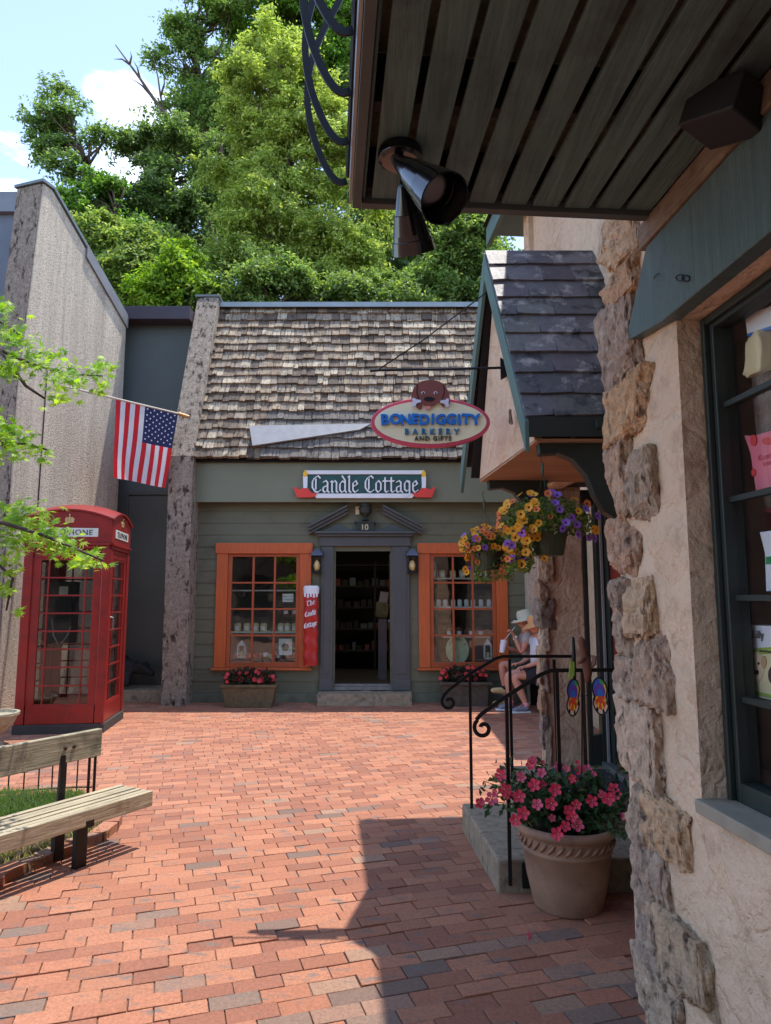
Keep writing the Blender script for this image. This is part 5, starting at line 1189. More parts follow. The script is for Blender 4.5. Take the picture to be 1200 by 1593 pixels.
# ------- big clay pot with mandevilla
pc = Vector((.900, 3.63, 0)); pt = thing('clay_pot', 'large round clay pot with a rope band standing by the stone step', 'pot', tuple(pc))
q = MB(); q.lathe([(.150, 0), (.158, .012), (.186, .14), (.203, .27), (.206, .272), (.207, .283), (.203, .286), (.206, .30), (.212, .345), (.214, .35), (.226, .355), (.236, .368), (.238, .383), (.230, .396), (.216, .398), (.206, .388), (.20, .36), (.19, .33), (0, .33)], pc, 56, sx=1.06, sy=1.06); q.build('body', M_terra, pt, smooth=True)
q = MB()
for i in range(34):
    a = 2 * math.pi * i / 34; b_ = a + .17; q.tube([pc + Vector((math.cos(a) * .2194, math.sin(a) * .2194, .296)), pc + Vector((math.cos((a + b_) / 2) * .229, math.sin((a + b_) / 2) * .229, .318)), pc + Vector((math.cos(b_) * .2258, math.sin(b_) * .2258, .340))], [.004, .009, .004], 6)
q.build('rope_band', M_terra, pt, smooth=True)
q = MB(); q.grid(lambda u, v: pc + Vector(((2 * u - 1) * .195 * math.sqrt(1 - .5 * (2 * v - 1) ** 2), (2 * v - 1) * .195 * math.sqrt(1 - .5 * (2 * u - 1) ** 2), .345 + .014 * noise.noise(Vector((u * 12, v * 12, 0))))), 26, 26); q.build('soil', M_soil, pt, smooth=True)
mp_ = thing('flowering_plant', 'bushy plant with bright pink trumpet flowers growing in the large clay pot', 'plant', tuple(pc + ZV * .34))
rn = np.random.default_rng(12); random.seed(12)
tips = []; q = MB()
for i in range(34):
    a = random.uniform(0, 2 * math.pi); L_ = random.uniform(.12, .36); up = random.uniform(.1, .34)
    s0 = pc + Vector((random.uniform(-.07, .07), random.uniform(-.06, .06), .33)); tip = s0 + Vector((math.cos(a) * L_, math.sin(a) * L_ * .7, up)); mid = (s0 + tip) / 2 + Vector((0, 0, .07)); tips.append((s0, mid, tip)); q.tube([s0, mid, tip], .0025, 4)
for (u, v, yy) in ((745, 1246, 3.62), (752, 1215, 3.7), (778, 1190, 3.75), (985, 1278, 3.45), (978, 1300, 3.4)):
    tip = aY(u, v, yy); s0 = pc + Vector((0, 0, .36)); tips.append((s0, (s0 + tip) / 2 + Vector((0, 0, .05)), tip)); q.tube([s0, (s0 + tip) / 2 + Vector((0, 0, .05)), tip], .0022, 4)
q.build('stems', mat('stem_green', hx(66, 74, 40), .7), mp_)
P = []; N_ = []
for (a, b_, c_) in tips:
    for k in range(44):
        t = random.uniform(.25, 1.0); p = a * (1 - t) ** 2 + b_ * 2 * t * (1 - t) + c_ * t * t; P.append(p + Vector((random.gauss(0, .022), random.gauss(0, .022), random.gauss(0, .02)))); N_.append((random.gauss(0, .5), -.5, .8))
leafcloud('foliage', np.array(P), np.array(N_), .046, [hx(56, 88, 54), hx(70, 104, 60), hx(48, 76, 52), hx(92, 120, 80)], mp_, rn, aspect=.5, jitter=.6)
fl_px = [(745, 1248, 3.6), (765, 1242, 3.6), (785, 1228, 3.55), (808, 1240, 3.5), (812, 1208, 3.62), (826, 1190, 3.66), (832, 1222, 3.5), (843, 1203, 3.62), (864, 1228, 3.45), (858, 1250, 3.4), (870, 1193, 3.75), (887, 1212, 3.7), (903, 1200, 3.72), (913, 1197, 3.7), (897, 1252, 3.4), (922, 1245, 3.45), (936, 1240, 3.45), (947, 1243, 3.4), (955, 1228, 3.5), (960, 1236, 3.5), (880, 1285, 3.38), (890, 1270, 3.38), (898, 1285, 3.4), (815, 1265, 3.42), (803, 1275, 3.42), (975, 1270, 3.42), (985, 1292, 3.4), (780, 1205, 3.6), (836, 1252, 3.4), (868, 1297, 3.36), (884, 1262, 3.4), (828, 1185, 3.7)]
for i, (u, v, yy) in enumerate(fl_px): put_flower(man[i % 3 == 1], mp_, aY(u, v, yy), (random.gauss(-.1, .4), -1, random.gauss(.35, .3)), sc=random.uniform(.75, 1.1))
for i in range(26):
    a_, b__, c__ = random.choice(tips); put_flower(man[i % 2], mp_, c__ + Vector((random.gauss(0, .03), -.03, random.gauss(0, .03))), (random.gauss(0, .6), -1, random.gauss(.4, .4)), 'bud', random.uniform(.35, .75))
pf = aZ(821, 1456, .012); q = MB(); o = bpy.data.objects.new('fallen_blossom', man[1]); COL.objects.link(o); o.location = pf; o.rotation_euler = (R(70), 0, R(50)); o.scale = (.62,) * 3; tag(o, 'single pink blossom fallen on the bricks before the clay pot', 'blossom')
# ------- trough planters
def trough(c, L_, W_, H_, m, label, pl_label, seed, taper=.86, lip=.02):
    k = thing('trough_planter', label, 'planter', c); c = Vector(c); q = MB(); a, b_ = L_ / 2, W_ / 2
    q.hexa([c + Vector(p) for p in [(-a * taper, -b_ * taper, 0), (a * taper, -b_ * taper, 0), (a * taper, b_ * taper, 0), (-a * taper, b_ * taper, 0), (-a, -b_, H_ - .03), (a, -b_, H_ - .03), (a, b_, H_ - .03), (-a, b_, H_ - .03)]])
    q.build('body', m, k, bevel=.008); q = MB()
    for s in (-1, 1): q.bb(c.x - a - lip, c.x + a + lip, c.y + s * b_ - s * .03, c.y + s * (b_ + lip), H_ - .028, H_ + .01); q.bb(c.x + s * a - s * .03, c.x + s * (a + lip), c.y - b_ + .031, c.y + b_ - .031, H_ - .028, H_ + .01)
    q.build('rim', m, k, bevel=.006); q = MB(); q.bb(c.x - a + .031, c.x + a - .031, c.y - b_ + .031, c.y + b_ - .031, H_ - .06, H_ - .01); q.build('soil', M_soil, k)
    p_ = thing('bedding_plant', pl_label, 'plant', (c.x, c.y, H_)); rn = np.random.default_rng(seed); n = 900
    P = np.stack([c.x + rn.uniform(-a * .95, a * .95, n), c.y + rn.uniform(-b_, b_, n), H_ + .01 + rn.random(n) ** .8 * .20 * (1 - .0 * rn.random(n))], 1); P[:, 2] = H_ + (P[:, 2] - H_) * (.6 + .4 * np.cos((P[:, 0] - c.x) / a * 1.2))
    leafcloud('foliage', P, np.tile([[0, -.5, .8]], (n, 1)), .05, [hx(66, 50, 48), hx(84, 60, 56), hx(58, 70, 50), hx(76, 84, 60)], p_, rn, aspect=.7)
    random.seed(seed)
    for i in range(26):
        x = random.uniform(-a, a); cc = c.x + (math.floor((x + a) / (2 * a) * 5) + .5) / 5 * 2 * a - a; x = cc + random.gauss(0, .035)
        put_flower(imp, p_, (x, c.y - random.uniform(0, b_ * 1.1), H_ + .05 + random.random() * .17 * math.cos((x - c.x) / a * .9)), (random.gauss(0, .4), -1, random.gauss(.5, .3)), sc=random.uniform(.9, 1.3))
trough((-1.89, 9.93, 0), .74, .28, .30, M_planter, 'olive brown trough planter with sloping sides under the window left of the door', 'red flowers and bronze leaves growing in the planter left of the door', 5)
trough((1.12, 10.05, 0), .66, .28, .32, mat('concrete_planter', hx(84, 74, 64), .95, var=.25, scale=14, bump=.8, bscale=40), 'rough dark concrete trough planter under the window right of the door', 'coral red flowers growing in the concrete planter right of the door', 6, .92, .04)
# ------- stone urn at left edge
up = aZ(-14, 1160, 0); ub = thing('stone_urn', 'pale weathered stone urn cut by the left picture edge before the telephone box', 'urn', tuple(up))
q = MB(); q.lathe([(.12, 0), (.12, .03), (.07, .06), (.11, .12), (.20, .22), (.235, .30), (.25, .305), (.25, .33), (.22, .33), (.21, .30), (0, .29)], up, 32); q.build('bowl', mat('urn_stone', hx(150, 142, 120), .95, var=.25, scale=12, bump=.8, bscale=40, bdist=.01), ub, smooth=False)

# ------- butterfly spinner
bf = thing('butterfly_spinner', 'rainbow butterfly garden spinner on a thin black stick in the clay pot', 'garden ornament', tuple(aY(905, 1300, 3.60)))
BY = 3.60; hub = aY(906, 1083, BY)
q = MB(); q.tube([aY(905, 1310, BY), hub + ZV * .03], .004, 6); q.tube([aY(893, 1082, BY - .02), hub, aY(933, 1080, BY - .02)], .0022, 5); q.build('stick', M_black, bf)
def wing(cu, cv_, s, rot, mir):
    q = MB(); cen = aY(cu, cv_, BY - .03); W_, H_ = .042, .092
    cols = [(0, hx(40, 100, 200)), (1, hx(60, 170, 80)), (2, hx(230, 190, 40)), (3, hx(226, 90, 40)), (4, hx(232, 214, 190))]
    n = 22; ax = Vector((math.cos(R(rot)), .35 * mir, 0)).normalized(); upv = Vector((math.sin(R(rot)) * .3, 0, 1)).normalized()
    def pt(r_, a, sh=0): return cen + ax * (math.cos(a) * W_ * r_ * (1 - .34 * math.exp(-(math.sin(a) / .26) ** 2))) + upv * (math.sin(a) * H_ * r_ + sh)
    ang0 = {}
    for up_ in (1, -1):
        for ring in range(3):
            for i in range(n // 2):
                a0 = i * 2 * math.pi / n + (0 if up_ > 0 else math.pi); a1 = a0 + 2 * math.pi / n; r0, r1 = (.0, .4, .72)[ring], (.4, .72, .94)[ring]
                if up_ > 0: q.m = (0, 5, 1)[ring] if i < n // 4 else (0, 5, 0)[ring]
                else: q.m = (3, 3 if i % 3 else 2, 4 if i % 3 else 6)[ring]
                if up_ > 0 and i < 3 : q.m = 2 if ring == 2 else q.m
                sh = .0 
                if r0 == 0: q.face([pt(0, 0), pt(r1, a0), pt(r1, a1)])
                else: q.face([pt(r0, a0), pt(r1, a0), pt(r1, a1), pt(r0, a1)])
    mats = [mat('wing_blue', hx(52, 110, 200), .6, trans=.3), mat('wing_green', hx(70, 170, 80), .6, trans=.3), mat('wing_yellow', hx(232, 196, 50), .6, trans=.3), mat('wing_red', hx(220, 76, 40), .6, trans=.3), mat('wing_pale', hx(226, 200, 180), .6, trans=.3), mat('wing_violet', hx(104, 70, 170), .6, trans=.3), M_black]
    o = q.build('wing', mats, bf); q = MB(); q.tube([pt(.98, 2 * math.pi * i / 28) for i in range(28)], .004, 5, closed=True); q.build('wing_edge', M_black, o)
wing(892, 1085, 1, 10, 1); wing(934, 1083, 1, -10, -1)
wf = thing('carved_critter', 'brown carved squirrel ornament perched on the handrail above the butterfly', 'ornament', tuple(aY(905, 1060, 3.72)))
q = MB(); P = [aY(u, v, 3.72) for u, v in ((903, 1000), (908, 1015), (913, 1040), (916, 1064))]; q.tube([aY(914, 1062, 3.72), aY(915, 1048, 3.72), aY(912, 1032, 3.72), aY(908, 1016, 3.72), aY(906, 1004, 3.72), aY(904, 996, 3.72), aY(903, 991, 3.72)], [.010, .022, .024, .018, .017, .020, .008], 12); q.tube([aY(910, 1024, 3.70), aY(903, 1031, 3.69), aY(899, 1030, 3.69)], [.009, .007, .006], 8); q.build('body', mat('critter_brown', hx(122, 78, 62), .7, var=.2), wf, smooth=True)
q = MB(); c = aY(920, 1024, 3.71); q.tube([aY(917, 1040, 3.72), aY(924, 1032, 3.72), aY(925, 1022, 3.72), aY(920, 1020, 3.72)], [.012, .014, .013, .006], 10); q.build('tail', mat('critter_tail', hx(150, 120, 104), .8), wf, smooth=True)
gl = thing('folded_garden_flag', 'narrow black and lime folded banner leaning at the handrail left of the carved critter', 'banner', tuple(aY(890, 1050, 3.70)))
q = MB(); q.tube([aY(892, 991, 3.70), aY(893, 1020, 3.70), aY(894, 1056, 3.70)], [.006, .011, .008], 8); q.build('pole', M_black, gl, smooth=True)
q = MB(); q.prism([aY(888, 1028, 3.69), aY(894, 1030, 3.69), aY(894, 1050, 3.69), aY(889, 1057, 3.69), aY(885, 1054, 3.69)], (0, .01, 0)); q.build('cloth', mat('banner_lime', hx(140, 166, 70), .7, var=.2, scale=20), gl)

# ------- dark bear statue in the recess
br = thing('bear_statue', 'black carved bear crouching in the dark recess beside the telephone box', 'statue', (-3.85, 10.65, .16))
def skin_body(name, chains, mats, parent, sub=2, root=0):
    """one continuous skinned surface. chains: list of [(pos, radius or (rx, ry)), ...]; points closer than 1 mm are shared joints"""
    V = []; RAD = []; E = []
    def idx(p, r):
        p = Vector(p)
        for i, w_ in enumerate(V):
            if (w_ - p).length < .001: return i
        V.append(p); RAD.append(r if hasattr(r, '__len__') else (r, r)); return len(V) - 1
    for ch in chains:
        ids = [idx(p, r) for p, r in ch]
        E += [(a, b_) for a, b_ in zip(ids, ids[1:]) if a != b_]
    me = bpy.data.meshes.new(name); me.from_pydata([tuple(v) for v in V], E, []); o = bpy.data.objects.new(name, me); COL.objects.link(o)
    m = o.modifiers.new('s', 'SKIN'); m.use_smooth_shade = True; m.branch_smoothing = .6
    sv = me.skin_vertices[0].data
    for i, r in enumerate(RAD): sv[i].radius = r; sv[i].use_root = (i == root)
    s_ = o.modifiers.new('u', 'SUBSURF'); s_.levels = sub; s_.render_levels = sub
    dg = bpy.context.evaluated_depsgraph_get(); m2 = bpy.data.meshes.new_from_object(o.evaluated_get(dg)); bpy.data.objects.remove(o)
    W = WM[parent.name].inverted(); m2.transform(W); m2.name = name; m2.materials.clear()
    for k in (mats if isinstance(mats, list) else [mats]): m2.materials.append(k)
    for p in m2.polygons: p.use_smooth = True
    o2 = bpy.data.objects.new(name, m2); COL.objects.link(o2); o2.parent = parent; WM[o2.name] = WM[parent.name]; return o2
def bp_(x, y, z): return (-3.85 + x, 10.65 + y, .16 + z)
M_bear = mat('bear_black', hx(26, 24, 24), .7, var=.3, scale=20, bump=.5, bscale=40)
skin_body('body', [[(bp_(-.30, .10, .30), .17), (bp_(-.08, .05, .34), .17), (bp_(.10, 0, .30), .12), (bp_(.24, -.02, .27), .09), (bp_(.34, -.04, .22), .055), (bp_(.40, -.05, .20), .04)],
                   [(bp_(-.08, .05, .34), .17), (bp_(.0, -.12, .16), .07), (bp_(.04, -.16, .04), .05)], [(bp_(-.30, .10, .30), .17), (bp_(-.34, -.08, .14), .08), (bp_(-.28, -.14, .04), .06)],
                   [(bp_(.24, -.02, .27), .09), (bp_(.24, .02, .38), .035)], [(bp_(.24, -.02, .27), .09), (bp_(.19, -.09, .36), .035)]], M_bear, br)

# ================================================================== PEOPLE seated by the pier
M_skin = mat('skin', hx(196, 134, 112), .55, var=.08, scale=8); M_skin2 = mat('skin_pale', hx(206, 146, 124), .55, var=.08)
def hand(P, d, side, s=1.0, spread=Vector((0, 0, 1)), curl=.6, nrm=None):
    """palm from wrist P along d, five bent fingers; returns chains"""
    d = Vector(d).normalized(); sd2 = Vector(side).normalized(); nn = d.cross(sd2).normalized(); P = Vector(P); ch = []
    pm = P + d * .05 * s; pe = P + d * .085 * s
    ch.append([(P, .022 * s), (pm, (.034 * s, .02 * s)), (pe, (.034 * s, .017 * s))])
    for i, (o, L_) in enumerate(((-.028, .062), (-.010, .072), (.009, .068), (.027, .054))):
        b_ = pe + sd2 * o * s; k1 = b_ + (d * math.cos(curl * .5) + nn * math.sin(curl * .5)) * L_ * .5 * s; k2 = k1 + (d * math.cos(curl * 1.5) + nn * math.sin(curl * 1.5)) * L_ * .5 * s
        ch.append([(pe, (.034 * s, .017 * s)), (b_ + d * .006 * s, .009 * s), (k1, .0085 * s), (k2, .007 * s)])
    t0 = pm - sd2 * .03 * s; ch.append([(pm, (.034 * s, .02 * s)), (t0, .011 * s), (t0 - sd2 * .012 * s + (d + nn * .6).normalized() * .045 * s, .0085 * s)])
    return ch
def person(base, pose, label, M_s, extra=None):
    k = thing('person', label, 'person', tuple(base)); B = Vector(base)
    def w_(p): return B + Vector(p)
    J = {n: w_(p) for n, p in pose.items()}
    tor = [[(J['pelvis'], (.14, .11)), (J['waist'], (.125, .10)), (J['chest'], (.15, .11)), (J['neck0'], (.075, .06)), (J['neck1'], .052), (J['head0'], .075), (J['head1'], .095), (J['head2'], .075)],
           [(J['head0'], .075), (J['nose'] * .35 + J['head0'] * .65, .05)]]
    for s in ('R', 'L'):
        tor.append([(J['neck0'], (.075, .06)), (J['sh' + s], .058), (J['el' + s], .042), (J['wr' + s], .026)] + [])
        tor.append([(J['pelvis'], (.14, .11)), (J['hip' + s], .095), (J['kn' + s], .062), ((J['kn' + s] * .6 + J['an' + s] * .4), .058), (J['an' + s], .036), (J['toe' + s] * .25 + J['an' + s] * .75 - ZV * .03, .038), (J['toe' + s], .03)])
        h = hand(J['wr' + s], pose_dir[s][0], pose_dir[s][1], 1.0, curl=pose_dir[s][2]); tor += h
    skin_body('body', tor, M_s, k)
    return k, J
def cloth(name, chains, m, k): return skin_body(name, chains, m, k)
BX, BY_ = 1.90, 9.72
# person in the olive hat (behind), facing the left, drinking
base = Vector((2.03, 9.92, 0))
pose_dir = {'R': (Vector((-.25, -.1, .45)), Vector((0, 1, .2)), 1.1), 'L': (Vector((-.9, .1, .25)), Vector((0, .3, 1)), .9)}
pA = dict(pelvis=(.02, 0, .50), waist=(-.0, 0, .64), chest=(-.03, 0, .86), neck0=(-.05, 0, 1.02), neck1=(-.07, 0, 1.09), head0=(-.115, -.01, 1.15), head1=(-.09, 0, 1.22), head2=(-.08, 0, 1.28), nose=(-.24, -.01, 1.17),
          shR=(-.05, -.18, .98), elR=(-.16, -.22, .74), wrR=(-.245, -.16, .97), shL=(-.03, .18, .98), elL=(-.10, .16, .72), wrL=(-.30, .0, .80),
          hipR=(-.06, -.10, .50), knR=(-.42, -.12, .60), anR=(-.38, -.10, .26), toeR=(-.56, -.10, .235), hipL=(-.06, .10, .48), knL=(-.36, .08, .48), anL=(-.33, .06, .08), toeL=(-.52, .04, .035))
k, J = person(base, pA, 'seated person in an olive bucket hat and grey shirt drinking from a white cup', M_skin)
cloth('shirt', [[(J['pelvis'] + ZV * .03, (.150, .12)), (J['waist'], (.165, .135)), (J['chest'], (.185, .145)), (J['neck0'] - ZV * .02, (.10, .08))], [(J['chest'], (.165, .125)), (J['shR'], .098), (J['shR'] * .45 + J['elR'] * .55, .088)], [(J['chest'], (.165, .125)), (J['shL'], .098), (J['shL'] * .45 + J['elL'] * .55, .088)]], mat('shirt_grey', hx(164, 158, 152), .9, var=.1, bump=.3, bscale=20), k)
cloth('shorts', [[(J['pelvis'], (.155, .125)), (J['hipR'], .128), (J['hipR'] * .25 + J['knR'] * .75, .108)], [(J['pelvis'], (.155, .125)), (J['hipL'], .126), (J['hipL'] * .25 + J['knL'] * .75, .105)]], mat('shorts_green', hx(58, 66, 50), .9, var=.15), k)
for s in ('R', 'L'):
    t = J['toe' + s]; a = J['an' + s]; q = MB(); 
    o = cloth('shoe', [[(a + Vector((.035, 0, -.045)), .046), (a * .6 + t * .4 + Vector((0, 0, -.02)), .048), (t + Vector((-.02, 0, -.004)), (.042, .034))]], mat('shoe_tan', hx(190, 166, 118), .8), k)
    q = MB(); q.tube([a + Vector((0, 0, .035)), a + Vector((0, 0, -.01))], .044, 10); q.build('sock', M_black, k, smooth=True)
def hat(k, H, m, crown=.108, brim=.20, tilt=R(14)):
    rot = Euler((0, -tilt, 0)).to_matrix(); q = MB(); q.lathe([(brim, -.055), (brim * .99, -.046), (crown * 1.15, -.005), (crown * 1.0, .0), (crown * .92, .055), (crown * .72, .085), (0, .092)], H, 24, rot); q.grid(lambda u, v: (0, 0, 0), 1, 1) if False else None; q.build('hat', m, k, smooth=True)
hat(k, J['head2'] + Vector((.01, 0, -.035)), mat('hat_olive', hx(196, 192, 168), .9, var=.1, bump=.3, bscale=20))
q = MB(); q.box(J['head0'] + Vector((-.075, 0, .045)), (.03, .15, .035)); q.build('sunglasses', M_black, k, bevel=.01)
q = MB(); rock_mesh(J['head0'] + Vector((-.082, 0, .01)), (.04, .03, .045), 1, q, .02); q.build('nose', M_skin, k, smooth=True)
q = MB(); q.lathe([(.0, -.03), (.03, -.028), (.03, .028), (0, .03)], J['wrR'] + Vector((.012, 0, -.02)), 14); q.build('watch', M_white, k, smooth=True)
q = MB(); q.box(J['head0'] + Vector((.0, -.078, .02)), (.035, .012, .055)); q.build('ear', M_skin, k, bevel=.006)
q = MB(); q.box(J['head0'] + Vector((-.066, 0, -.035)), (.012, .045, .010)); q.build('mouth', mat('lips', hx(150, 84, 78), .6), k, bevel=.004)
cp_ = thing('drink_cup', 'white drink cup with a straw held by the person in the olive hat', 'cup', tuple(J['wrL'] + Vector((-.08, -.0, .02))))
c = J['wrL'] + Vector((-.10, -.03, -.06)); rot = Euler((R(0), R(12), 0)).to_matrix(); q = MB(); q.lathe([(.035, 0), (.047, .15), (.050, .152), (.050, .16), (.04, .175), (0, .178)], c, 18, rot); q.build('cup_body', M_white, cp_, smooth=False)
q = MB(); q.tube([c + rot @ Vector((0, 0, .17)), J['nose'] + Vector((.035, -.0, -.075))], .005, 6); q.build('straw', M_white, cp_)
# person in the tan visor hat (in front)
base = Vector((2.03, 9.50, 0))
pose_dir = {'R': (Vector((-.9, -.1, -.1)), Vector((0, 1, 0)), .5), 'L': (Vector((-.9, .1, -.1)), Vector((0, 1, 0)), .5)}
pB = dict(pelvis=(.05, 0, .50), waist=(.05, 0, .64), chest=(.03, 0, .84), neck0=(.02, 0, .98), neck1=(.0, 0, 1.04), head0=(-.045, -.01, 1.10), head1=(-.02, 0, 1.17), head2=(-.01, 0, 1.23), nose=(-.17, -.01, 1.11),
          shR=(.03, -.17, .95), elR=(.02, -.22, .68), wrR=(-.17, -.16, .60), shL=(.03, .17, .95), elL=(-.02, .2, .70), wrL=(-.20, .10, .62),
          hipR=(-.03, -.10, .49), knR=(-.33, -.11, .47), anR=(-.18, -.13, .10), toeR=(-.34, -.17, .035), hipL=(-.03, .10, .49), knL=(-.38, .09, .47), anL=(-.34, .08, .10), toeL=(-.50, .06, .035))
k, J = person(base, pB, 'seated person in a tan sun hat, white shirt and black shorts behind the pier', M_skin2)
M_wsh = mat('shirt_white', hx(206, 212, 226), .85, var=.06)
cloth('shirt', [[(J['pelvis'] + ZV * .03, (.150, .12)), (J['waist'], (.165, .135)), (J['chest'], (.155, .12)), (J['neck0'] - ZV * .02, (.10, .08))], [(J['chest'], (.155, .12)), (J['shR'], .10), (J['shR'] * .4 + J['elR'] * .6, .092)], [(J['chest'], (.155, .12)), (J['shL'], .10), ((J['shL'] + J['elL']) / 2, .09)]], M_wsh, k)
cloth('shorts', [[(J['pelvis'], (.16, .128)), (J['hipR'], .13), (J['hipR'] * .35 + J['knR'] * .65, .112)], [(J['pelvis'], (.16, .128)), (J['hipL'], .128), (J['hipL'] * .35 + J['knL'] * .65, .11)]], mat('shorts_black', hx(38, 36, 44), .9), k)
for s in ('R', 'L'):
    t = J['toe' + s]; a = J['an' + s]
    cloth('shoe', [[(a + Vector((.035, 0, -.045)), .046), (a * .6 + t * .4 + Vector((0, 0, -.02)), .048), (t + Vector((-.02, 0, .0)), (.044, .034))]], mat('shoe_grey', hx(124, 128, 142), .8), k)
    q = MB(); c = (a + t) / 2 + Vector((.0, 0, -.03)); ang = math.atan2((t - a).y, (t - a).x); q.box((c.x, c.y, .014), (.27, .085, .026), (0, 0, ang)); q.build('sole', M_white, k, bevel=.01)
    q = MB(); q.tube([a + Vector((0, 0, .03)), a + Vector((-.01, 0, -.03))], .044, 10)
    for i in range(3): p = a * (.7 - i * .15) + t * (.3 + i * .15) + Vector((0, 0, .035 - i * .006)); q.tube([p + Vector((0, -.03, 0)), p + Vector((0, .03, 0))], .007, 5)
    q.build('laces', mat('laces_pink', hx(222, 150, 160), .8), k, smooth=True)
hat(k, J['head2'] + Vector((-.0, 0, -.045)), mat('hat_tan', hx(206, 150, 98), .85, var=.1, bump=.3, bscale=30), .1, .20, R(18))
q = MB(); rock_mesh(J['head0'] + Vector((-.082, 0, .01)), (.04, .03, .04), 1, q, .02); q.build('nose', M_skin2, k, smooth=True)
sb = thing('stone_bench', 'low stone-topped seat on dark legs carrying the two seated people', 'bench', (2.15, 9.72, 0))
q = MB(); q.bb(1.98, 2.42, 9.25, 10.2, .36, .425); q.build('seat', M_stone_step, sb, bevel=.01)
for yy in (9.4, 10.05): q = MB(); q.bb(2.05, 2.30, yy - .03, yy + .03, 0, .36); q.build('leg', M_black, sb)
# wing building behind the seated people, carrying the shade over them
wb = thing('side_wing_building', 'stucco wing of the shops hidden behind the stone pier beside the seated people', 'building', (4, 9, 0))
q = MB(); q.bb(2.45, 6.5, 7.6, 10.0, 0, 4.9); q.build('wall', M_stucco, wb); q = MB(); q.bb(2.3, 6.6, 7.45, 10.06, 4.902, 5.0); q.build('roof', M_underlay, wb)

# ================================================================== TREES on the hillside
def hz(x, y):
    return hf((x + 60) / 120, (y - 14) / 90)[2] if y > 14 else 0
def tree(label, Y, trunk_px, lobes_px, nclump, nleaf, lsize, pal_, rc=.62, seed=0, airy=0, group=None, name='leafy_tree', trunk_r=.16, extra_limbs=()):
    """lobes_px: (u, v, ru, rv) outline of the crown masses as seen; each becomes a full ellipsoid of real depth"""
    rn = np.random.default_rng(seed); rd = random.Random(seed)
    tp = [aY(u, v, Y) for u, v in trunk_px]; bx_, by_ = tp[0].x, Y; bz = hz(bx_, by_) - .2
    k = thing(name, label, 'tree', (bx_, by_, bz), 0, group)
    q = MB(); path = [Vector((bx_, by_, bz))] + tp; n = len(path); q.tube(path, [trunk_r * (1 - .78 * i / (n - 1)) for i in range(n)], 9)
    C = []
    for (u, v, ru, rv) in lobes_px:
        c = aY(u, v, Y); sc = Y / F_PX * 1.02; a, b_ = ru * sc, rv * sc; dp = (a + b_) * .42
        m = max(3, int(1.0 * nclump * (ru * rv) / sum(l[2] * l[3] for l in lobes_px)))
        nb = max(6, m // 3); BD = rn.normal(size=(nb, 3)); BD /= np.linalg.norm(BD, axis=1, keepdims=True); BD[:, 1] = np.where(BD[:, 1] > .3, -BD[:, 1], BD[:, 1]); BLn = rn.uniform(.6, 1.35, nb)
        for i in range(m):
            bi = rn.integers(0, nb); d = BD[bi] + rn.normal(size=3) * .13; r_ = BLn[bi] * rn.uniform(.3, 1) ** .6
            p = Vector((c.x + d[0] * a * r_, c.y + d[1] * dp * r_, c.z + d[2] * b_ * r_)); C.append(p)
    axis = path
    for i, p in enumerate(C):
        # limb from the nearest lower trunk point out to the clump
        j = min(range(1, n), key=lambda t: (axis[t] - p).length + max(0, axis[t].z - p.z) * 2 + rd.random()); s0 = axis[j]
        t = rd.random(); s0 = axis[j - 1] * (1 - t) * .5 + axis[j] * (1 - (1 - t) * .5)
        mid = s0 * .5 + p * .5 + Vector((rd.gauss(0, .15), rd.gauss(0, .15), rd.gauss(.1, .12)))
        if i % (2 if not airy else 1) == 0: q.tube([s0, mid, p], [.05, .03, .012] if not airy else [.045, .025, .01], 5)
    for pth in extra_limbs:
        pp = [aY(u, v, Y) for u, v in pth]; q.tube(pp, [.07 * (1 - .8 * i / (len(pp) - 1)) for i in range(len(pp))], 6)
    q.build('trunk', M_bark, k, smooth=True)
    per = nleaf // len(C); Ps = []; Ns = []; cen = np.mean([np.array(p) for p in C], axis=0)
    for p in C:
        m = int(per * rn.uniform(.5, 1.5)); rr_ = rc * rn.uniform(.55, 1.35); p = np.array(p); out = p - cen; out /= (np.linalg.norm(out) + .01)
        nt_ = 9; dr = rn.normal(size=(nt_, 3)) * np.array([1, 1, .55]) + out * .7 + np.array([0, 0, .1]); dr /= np.linalg.norm(dr, axis=1, keepdims=True)
        Ln = rr_ * rn.uniform(.7, 1.5, nt_); ti = rn.integers(0, nt_, m); t = rn.uniform(.15, 1, m) ** .8
        pos = p + dr[ti] * (Ln[ti] * t)[:, None] + np.array([0, 0, -1.0]) * (.34 * Ln[ti] * t * t)[:, None] + rn.normal(size=(m, 3)) * (.05 + .04 * rr_) * np.array([1, 1, .6])
        Ps.append(pos); Ns.append(dr[ti] * .3 + np.array([[0, -.25, 1.0]]))
    P = np.vstack(Ps); N_ = np.vstack(Ns)
    leafcloud('crown', P, N_, lsize, pal_, k, rn, aspect=.5, fold=.35, jitter=.75, colj=.32)
    return k
YG = [hx(156, 174, 94), hx(172, 186, 104), hx(136, 158, 88), hx(186, 196, 118)]
MG = [hx(112, 138, 80), hx(130, 154, 88), hx(98, 124, 74), hx(150, 168, 98)]
DG = [hx(104, 130, 80), hx(120, 144, 88), hx(88, 114, 72), hx(134, 156, 98)]
GT = 'trees on the hillside behind the cottage shop'
tree('slender airy tree with a leaning trunk farthest left above the concrete wall', 19, [(172, 420), (163, 330), (150, 285), (128, 240), (108, 190)], [(100, 150, 24, 20), (92, 190, 40, 24), (80, 225, 34, 24), (150, 215, 22, 18), (105, 262, 40, 18), (165, 320, 30, 26), (60, 195, 14, 14), (150, 285, 20, 12), (205, 330, 20, 20)], 64, 12500, .13, [hx(120, 148, 92), hx(132, 158, 98), hx(106, 134, 84)], rc=.42, seed=1, airy=1, trunk_r=.12)
